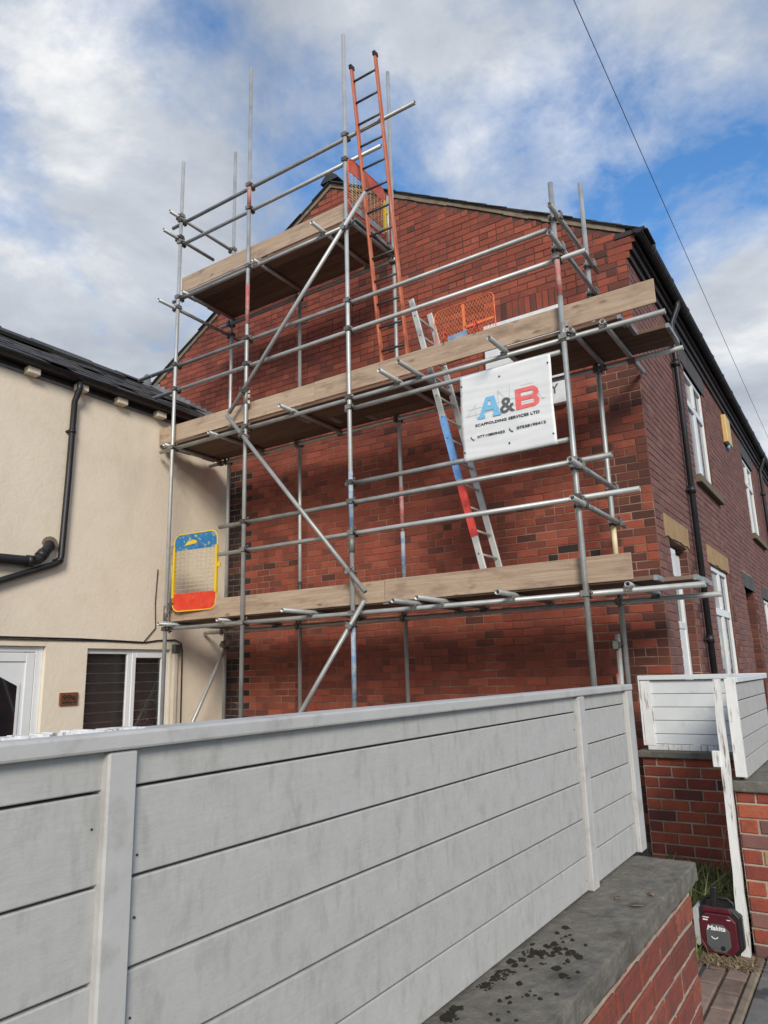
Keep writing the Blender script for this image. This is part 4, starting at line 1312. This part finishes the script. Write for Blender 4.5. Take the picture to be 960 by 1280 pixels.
for k in range(30):
    clump(-0.842 + abs(r.gauss(0, 0.012)), r.uniform(1.0, 1.97), r.uniform(0.005, 0.015), r.randrange(5, 18))
for x, y, s_ in ((-0.732, 1.806, 0.010), (-0.704, 1.772, 0.010), (-0.721, 1.905, 0.014), (-0.738, 1.918, 0.012), (-0.71, 1.90, 0.010), (-0.823, 1.725, 0.020), (-0.818, 1.877, 0.016), (-0.832, 1.633, 0.020), (-0.826, 1.69, 0.018), (-0.829, 1.458, 0.016), (-0.80, 1.885, 0.013), (-0.812, 2.085, 0.009), (-0.775, 1.925, 0.012), (-0.79, 1.95, 0.009)):
    clump(x, y, s_, 26)
for k in range(30):
    clump(r.gauss(-0.775, 0.035), r.gauss(1.90, 0.06), r.uniform(0.002, 0.006), 4)
for k in range(30):
    clump(r.uniform(-0.80, -0.68), r.uniform(1.40, 1.85), r.uniform(0.002, 0.005), 3)
tag(mo.build('moss', 'moss'), 'dark moss cushions growing on the coping along the fence foot', 'moss', kind='stuff')


def leaf(label, x, y, s, a):
    m = MB()
    ol = [(-1, 0), (-0.5, -0.42), (0.2, -0.5), (0.8, -0.2), (1.1, 0.0), (0.8, 0.25), (0.2, 0.5), (-0.5, 0.4)]
    ca, sa = math.cos(a), math.sin(a)
    b = len(m.v)
    for z in (0.0, 0.0012):
        m.v.append((x, y, 0.965 + z))
        for p, q in ol:
            m.v.append((x + s * (p * ca - q * sa), y + s * (p * sa + q * ca), 0.963 + z + 0.5 * s * abs(q) + 0.10 * s * abs(p)))
    n = len(ol)
    for i in range(n):
        j = (i + 1) % n
        m.face((b + n + 1, b + n + 2 + i, b + n + 2 + j), True)
        m.face((b, b + 1 + j, b + 1 + i), True)
        m.face((b + 1 + i, b + 1 + j, b + n + 2 + j, b + n + 2 + i))
    tag(m.build('fallen_leaf', 'leaf_brown'), label, 'leaf', 'dead leaves on the coping')


leaf('curled brown dead leaf lying nearest the edge of the stone coping', -0.690, 2.345, 0.020, 0.5)
leaf('small dark dead leaf on the coping by the fence post foot', -0.757, 2.395, 0.016, 1.4)
leaf('faint flat dead leaf farthest along the stone coping', -0.680, 2.485, 0.017, 2.2)

XP = -0.857
nf = thing('timber_fence', (XP - 0.03, 1.3, 0.96), 'long pale grey painted board fence on the near boundary wall', 'fence')
LV = [0.964, 1.066, 1.176, 1.287, 1.397, 1.510, 1.563]
r = random.Random(9)
for (ya, yb) in ((-1.15, 0.628), (0.664, 2.432), (2.500, 3.022)):
    for za, zb in zip(LV, LV[1:]):
        # ship-lapped board: its lower edge stands a little proud and has a small drip groove
        tl = 0.004
        x0 = XP - 0.022
        j = r.uniform(-0.0015, 0.0015)
        pts = [(x0, za + 0.0035), (XP + j - 0.001, za + 0.0035), (XP + j, za + 0.005), (XP + j, zb - 0.003), (XP - 0.003, zb - 0.001), (x0, zb - 0.001)]
        mb = MB()
        if abs(ya - 0.664) < 0.01 and 1.38 < za < 1.42: pass
        mb.prism([(p, ya, q) for p, q in pts], (0, yb - ya, 0))
        # outline runs the other way round when seen from +Y
        mb.f = [tuple(reversed(f)) for f in mb.f]
        o = mb.build('plank', 'fence_paint', nf)
        for yy in (ya + 0.018, yb - 0.018):
            zz = (za + zb) / 2 + r.uniform(-0.03, 0.03)
            if zb - za > 0.08 and r.random() < 0.55:
                MB().tube((XP - 0.002, yy, zz), (XP + 0.0010, yy, zz), 0.0016, 8).build('nail_head', 'dark_paint_and_shade', o)
MB().box(XP - 0.04, XP - 0.026, -1.15, 3.022, 0.964, 1.560).build('backing', 'dark_paint_and_shade', nf)
for ya, yb, lean in ((0.622, 0.668, 0.0), (2.418, 2.516, 0.0), (3.010, 3.088, 0.0)):
    o = MB().box(XP - 0.03, XP + (0.012 if yb < 1 else 0.014), ya + (0.02 if yb > 2 and yb < 3 else 0), yb - (0.02 if yb > 2 and yb < 3 else 0), 0.961, 1.560).build('post', 'fence_post_paint', nf)
    bevel(o, 0.003)
o = MB().box(XP - 0.055, XP + 0.016, -1.15, 3.095, 1.5615, 1.585).build('capping', 'fence_post_paint', nf)
bevel(o, 0.004, 2)
bt = MB()
K = 22
r = random.Random(4)
for k in range(K):
    ya, yb = 0.50 + 0.20 * k / K, 0.50 + 0.20 * (k + 1) / K
    bt.box(XP - 0.054 + r.uniform(0, 0.004), XP - 0.020 + r.uniform(-0.005, 0.004), ya, yb, 1.585, 1.5865 + r.uniform(0, 0.003))
bt.build('paint_flakes', 'peeling_paint', nf)

# ------------------------------------------------------------------ low wall, return wall and their fence panels by the house
FY = 6.60
fwl = thing('garden_wall', (-1.3, FY, 0), 'low orange-red brick garden wall with stone coping under the white panel by the gable', 'wall')
MB().box(-1.765, -0.835, FY, FY + 0.21, -0.05, 0.905).build('core', 'mortar_pale', fwl)
r = random.Random(41)
br = []
row = 0
v = 0.905 - 11 * 0.0865 + 0.02
while v < 0.9:
    if v > -0.05:
        for ua, ub in fillrow([(-1.765, -0.835)], 0.2245, -1.765 if row % 2 else -1.765 + 0.112):
            br.append((ua, ub, v, min(v + 0.0865, 0.908), 'brick_orange' if r.random() < 0.85 else 'brick_dark'))
    row += 1
    v += 0.0865
brick_objects(fwl, lambda u, v, d: (u, FY - d, v), br, 0.008, r, joint=0.006, bev=0.005)
bevel(MB().box(-1.80, -0.79, FY - 0.045, FY + 0.25, 0.908, 0.962).build('coping', 'coping_stone', fwl), 0.008, 2)

fp = thing('fence_panel', (-1.3, FY, 0.965), 'short white boarded fence panel on the garden wall facing the camera', 'fence')
yf = FY + 0.055
for za, zb in zip((1.012, 1.095, 1.205, 1.315, 1.425), (1.095, 1.205, 1.315, 1.425, 1.538)):
    o = MB().box(-1.70, -0.80, yf, yf + 0.02, za + 0.002, zb - 0.002).build('plank', 'fence_paint_lit', fp)
    bevel(o, 0.003)
MB().box(-1.70, -0.80, yf + 0.021, yf + 0.03, 1.012, 1.538).build('backing', 'dark_paint_and_shade', fp)
bevel(MB().box(-1.735, -1.655, yf - 0.022, yf + 0.022, 1.0, 1.54).build('post', 'peeling_paint', fp), 0.003)
bevel(MB().box(-1.752, -1.737, yf - 0.03, yf + 0.04, 1.0, 1.565).build('side_batten', 'peeling_paint', fp), 0.003)
bevel(MB().box(-1.72, -0.80, yf - 0.018, yf + 0.022, 0.964, 1.010).build('bottom_rail', 'peeling_paint', fp), 0.003)
bevel(MB().box(-1.752, -0.745, yf - 0.035, yf + 0.05, 1.542, 1.582).build('capping', 'fence_paint_lit', fp), 0.004)

PY = 5.10
sw = thing('return_wall', (-0.67, PY + 0.7, 0), 'brick return wall ending in a pier behind the peeling gatepost at right edge', 'wall')
MB().box(-0.83, -0.50, PY, FY + 0.2, -0.05, 0.895).build('core', 'mortar_pale', sw)
br = []
row = 0
v = 0.895 - 11 * 0.0865 + 0.02
r = random.Random(43)
while v < 0.89:
    if v > -0.05:
        for ua, ub in fillrow([(-0.83, -0.50)], 0.2245, -0.83 if row % 2 else -0.83 + 0.112):
            m = 'brick_orange'
            if r.random() < 0.15: m = 'brick_street'
            if r.random() < 0.06: m = 'sandstone'
            br.append((ua, ub, v, min(v + 0.0865, 0.897), m))
    row += 1
    v += 0.0865
brick_objects(sw, lambda u, v, d: (u, PY - d, v), br, 0.009, r, joint=0.006, bev=0.005)
br2 = [(ua, ub, 0.895 - (k + 1) * 0.0865, 0.895 - k * 0.0865, 'brick_orange') for k in range(10) for ua, ub in fillrow([(PY, FY + 0.2)], 0.2245, PY + (k % 2) * 0.112)]
brick_objects(sw, lambda u, v, d: (-0.50 + d, u, v), br2, 0.009, r, joint=0.006, bev=0.005)
bevel(MB().box(-0.855, -0.46, PY - 0.035, FY + 0.22, 0.897, 0.962).build('coping', 'coping_stone', sw), 0.008, 2)
sp_ = thing('fence_panel', (-0.76, 5.8, 0.965), 'weathered boarded fence panel running back along the return wall at right edge', 'fence')
for za, zb in zip((0.966, 1.085, 1.200, 1.315, 1.430), (1.085, 1.200, 1.315, 1.430, 1.538)):
    o = MB().box(-0.772, -0.752, 5.105, 6.50, za + 0.003, zb - 0.003).build('plank', 'fence_paint', sp_)
    bevel(o, 0.003)
MB().box(-0.790, -0.7735, 5.105, 6.50, 0.966, 1.538).build('backing', 'dark_paint_and_shade', sp_)
bevel(MB().box(-0.80, -0.735, 5.09, 6.60, 1.542, 1.575).build('capping', 'fence_paint_lit', sp_), 0.004)
o = MB().box(-0.806, -0.744, 5.045, 5.085, 0.985, 1.568).build('corner_board', 'peeling_paint', sp_)
bevel(o, 0.003)
o = MB().box(-0.800, -0.750, 5.0835, 5.102, 1.29, 1.30).build('board_joint', 'dark_paint_and_shade', sp_)
MB().box(-0.752, -0.7495, 5.055, 5.065, 1.10, 1.115).build('screw_head', 'dark_paint_and_shade', sp_)

gp = thing('gate_post', (-0.86, 5.03, 0), 'thin white gatepost with flaking paint leaning against the return wall', 'post')
mb = MB()
b0 = [(-0.892, 5.00), (-0.840, 5.00), (-0.840, 5.06), (-0.892, 5.06)]
ts = [(-0.862, 4.985), (-0.824, 4.985), (-0.824, 5.035), (-0.862, 5.035)]
K = 14
r = random.Random(6)
for k in range(K + 1):
    t = k / K
    for (x0_, y0_), (x1_, y1_) in zip(b0, ts):
        mb.v.append((x0_ + (x1_ - x0_) * t + r.uniform(-0.003, 0.003), y0_ + (y1_ - y0_) * t + r.uniform(-0.003, 0.003), 0.0 + 1.568 * t))
for k in range(K):
    for i in range(4):
        j = (i + 1) % 4
        mb.face((k * 4 + i, k * 4 + j, k * 4 + 4 + j, k * 4 + 4 + i))
mb.face((3, 2, 1, 0)); mb.face([K * 4 + i for i in range(4)])
mb.build('shaft', 'peeling_paint', gp)
bevel(MB().box(-0.915, -0.868, 4.975, 5.02, 1.045, 1.14).build('latch_block', 'peeling_paint', gp), 0.004)

# ------------------------------------------------------------------ site radio and weeds
rd = thing('site_radio', (-0.985, 5.0, 0), 'maroon and black rugged site radio standing on the ground beside the gatepost', 'radio')
Y0 = 4.93


def octo(x0, x1, z0, z1, c):
    return [(x0 + c, z0), (x1 - c, z0), (x1, z0 + c), (x1, z1 - c), (x1 - c, z1), (x0 + c, z1), (x0, z1 - c), (x0, z0 + c)]


def rpr(name, pts, y0, y1, m, bw=0.004, par=rd):
    mb = MB().prism([(x, y1, z) for x, z in pts], (0, y0 - y1, 0))
    o = mb.build(name, m, par)
    if bw: bevel(o, bw, 2)
    return o


rpr('bumper', octo(-1.108, -0.862, 0.004, 0.268, 0.045), Y0 + 0.015, Y0 + 0.15, 'radio_black', 0.010)
rpr('side_guard', octo(-1.118, -1.085, 0.045, 0.255, 0.013), Y0 + 0.0, Y0 + 0.14, 'radio_silver', 0.006)
rpr('side_guard', octo(-0.884, -0.856, 0.045, 0.235, 0.012), Y0 + 0.02, Y0 + 0.14, 'radio_black', 0.006)
fr_ = rpr('front_panel', octo(-1.084, -0.884, 0.018, 0.232, 0.036), Y0 - 0.008, Y0 + 0.05, 'radio_maroon', 0.006)
rpr('top_shoulder', [(-1.07, 0.232), (-0.90, 0.232), (-0.915, 0.262), (-1.055, 0.262)], Y0 + 0.01, Y0 + 0.12, 'radio_maroon', 0.006)
rpr('grille', octo(-1.052, -0.922, 0.030, 0.178, 0.034), Y0 - 0.014, Y0 - 0.0075, 'radio_grey', 0.003)
lettering('lettering', 'Makita', 0.034, 'lettering_white', rd, (-1.043, Y0 - 0.0145, 0.146), (1, 0, 0), (0, 0, 1), 0.0006, 0.0012, shear=0.25, width=0.100)
MB().box(-1.062, -1.028, Y0 - 0.0092, Y0 - 0.0075, 0.206, 0.211).box(-1.062, -1.036, Y0 - 0.0092, Y0 - 0.0075, 0.192, 0.199).box(-0.932, -0.912, Y0 - 0.0092, Y0 - 0.0075, 0.205, 0.209).build('marking', 'lettering_white', rd)
mb = MB()
pr_ = [(-1.006 + 0.018 * math.cos(math.radians(a)), Y0 - 0.016, 0.118 + 0.018 * math.sin(math.radians(a))) for a in range(200, 345, 15)]
mb.path(pr_, 0.003, 6).build('chrome_ring', 'lettering_white', rd)
MB().tube((-0.965, Y0 - 0.02, 0.056), (-0.965, Y0 - 0.012, 0.056), 0.012, 10).build('knob', 'radio_black', rd)
hd = MB().path([(-1.075, Y0 + 0.075, 0.235), (-1.065, Y0 + 0.075, 0.285), (-1.04, Y0 + 0.075, 0.30), (-0.93, Y0 + 0.075, 0.30), (-0.905, Y0 + 0.075, 0.28), (-0.895, Y0 + 0.075, 0.235)], 0.011, 8).build('handle', 'radio_black', rd)
o = MB().bar((-1.002, Y0 + 0.03, 0.235), (-0.990, Y0 + 0.03, 0.375), 0.034, 0.03, (0, 1, 0)).build('aerial', 'radio_black', rd)
bevel(o, 0.008, 2)

r = random.Random(17)


def blades(n, xr, yr, hr, m, name, label, wid, droop, keep=None, cat='weeds'):
    mb = MB()
    for _ in range(n):
        x, y = r.uniform(*xr), r.uniform(*yr)
        if keep and not keep(x, y): continue
        h = r.uniform(*hr); a = r.uniform(0, 2 * math.pi); w = r.uniform(*wid); dr_ = r.uniform(*droop) * h
        d = Vector((math.cos(a), math.sin(a), 0)); s = Vector((-d.y, d.x, 0))
        b = len(mb.v)
        K = 4
        for k in range(K + 1):
            t = k / K
            c = Vector((x, y, 0)) + d * (dr_ * t * t) + Vector((0, 0, h * (t - 0.38 * t * t * (dr_ / h))))
            ww = w * (1 - 0.85 * t) * (0.6 + 0.8 * t if t < 0.4 else 1)
            mb.v += [tuple(c - s * ww), tuple(c + s * ww)]
        for k in range(K):
            mb.face((b + 2 * k, b + 2 * k + 1, b + 2 * k + 3, b + 2 * k + 2), True)
    return tag(mb.build(name, m), label, cat, kind='stuff')


inwall = lambda x, y: y < FY - 0.02 and not (x > -0.84 and y > 4.98) and not (-1.13 < x < -0.85 and 4.9 < y < 5.1)
blades(2200, (-1.72, -0.86), (5.12, 6.5), (0.05, 0.26), 'weed_green', 'weeds', 'green leafy weeds growing behind the site radio at the wall foot', (0.006, 0.018), (0.4, 1.3), inwall)
blades(300, (-1.35, -0.86), (5.13, 5.6), (0.15, 0.44), 'weed_green', 'weeds', 'tall strappy green leaves directly behind the site radio', (0.005, 0.012), (0.4, 1.0), inwall)
blades(420, (-1.5, -0.86), (4.80, 6.4), (0.05, 0.34), 'dead_grass', 'dead_grass', 'straw-coloured dead grass around the site radio and wall foot', (0.0015, 0.004), (0.3, 1.2), inwall, 'grass')
blades(420, (-1.13, -0.80), (4.78, 4.925), (0.012, 0.05), 'dead_grass', 'leaf_litter', 'brown litter and low dry grass in front of the site radio', (0.003, 0.009), (0.8, 2.5), None, 'litter')
blades(300, (-1.25, -1.08), (4.55, 5.1), (0.02, 0.16), 'weed_green', 'weeds', 'low green weeds by the left side of the site radio', (0.003, 0.009), (0.4, 1.2), inwall)
st = MB()
for k in range(9):
    x0, z0 = r.uniform(-1.35, -0.95), r.uniform(0.02, 0.2)
    a = r.uniform(-0.5, 0.9)
    pts = [(x0 + math.cos(a) * t * 0.6, 6.0 - 0.15 * t + r.uniform(0, 0.1), 0.25 + z0 + 0.5 * t * math.sin(abs(a) + 0.25) - 0.3 * t * t * (k % 3 == 0)) for t in [i / 6 for i in range(7)]]
    pts[0] = (pts[0][0], pts[0][1], 0.0)
    st.path(pts, 0.0022, 5)
tag(st.build('dry_stalks', 'dead_grass'), 'thin dry stalks sticking out of the weeds before the garden wall', 'weeds', kind='stuff')

# ------------------------------------------------------------------ overhead wire
wr = []
for k in range(41):
    y = -6 + 46 * k / 40
    z = 6.86 - 0.0455 * y + 0.00068 * y * y
    wr.append((-1.2, y, z))
tag(MB().path(wr, 0.0036, 6).build('overhead_wire', 'wire_black'), 'thin black overhead wire running along the street above the gutter', 'wire')
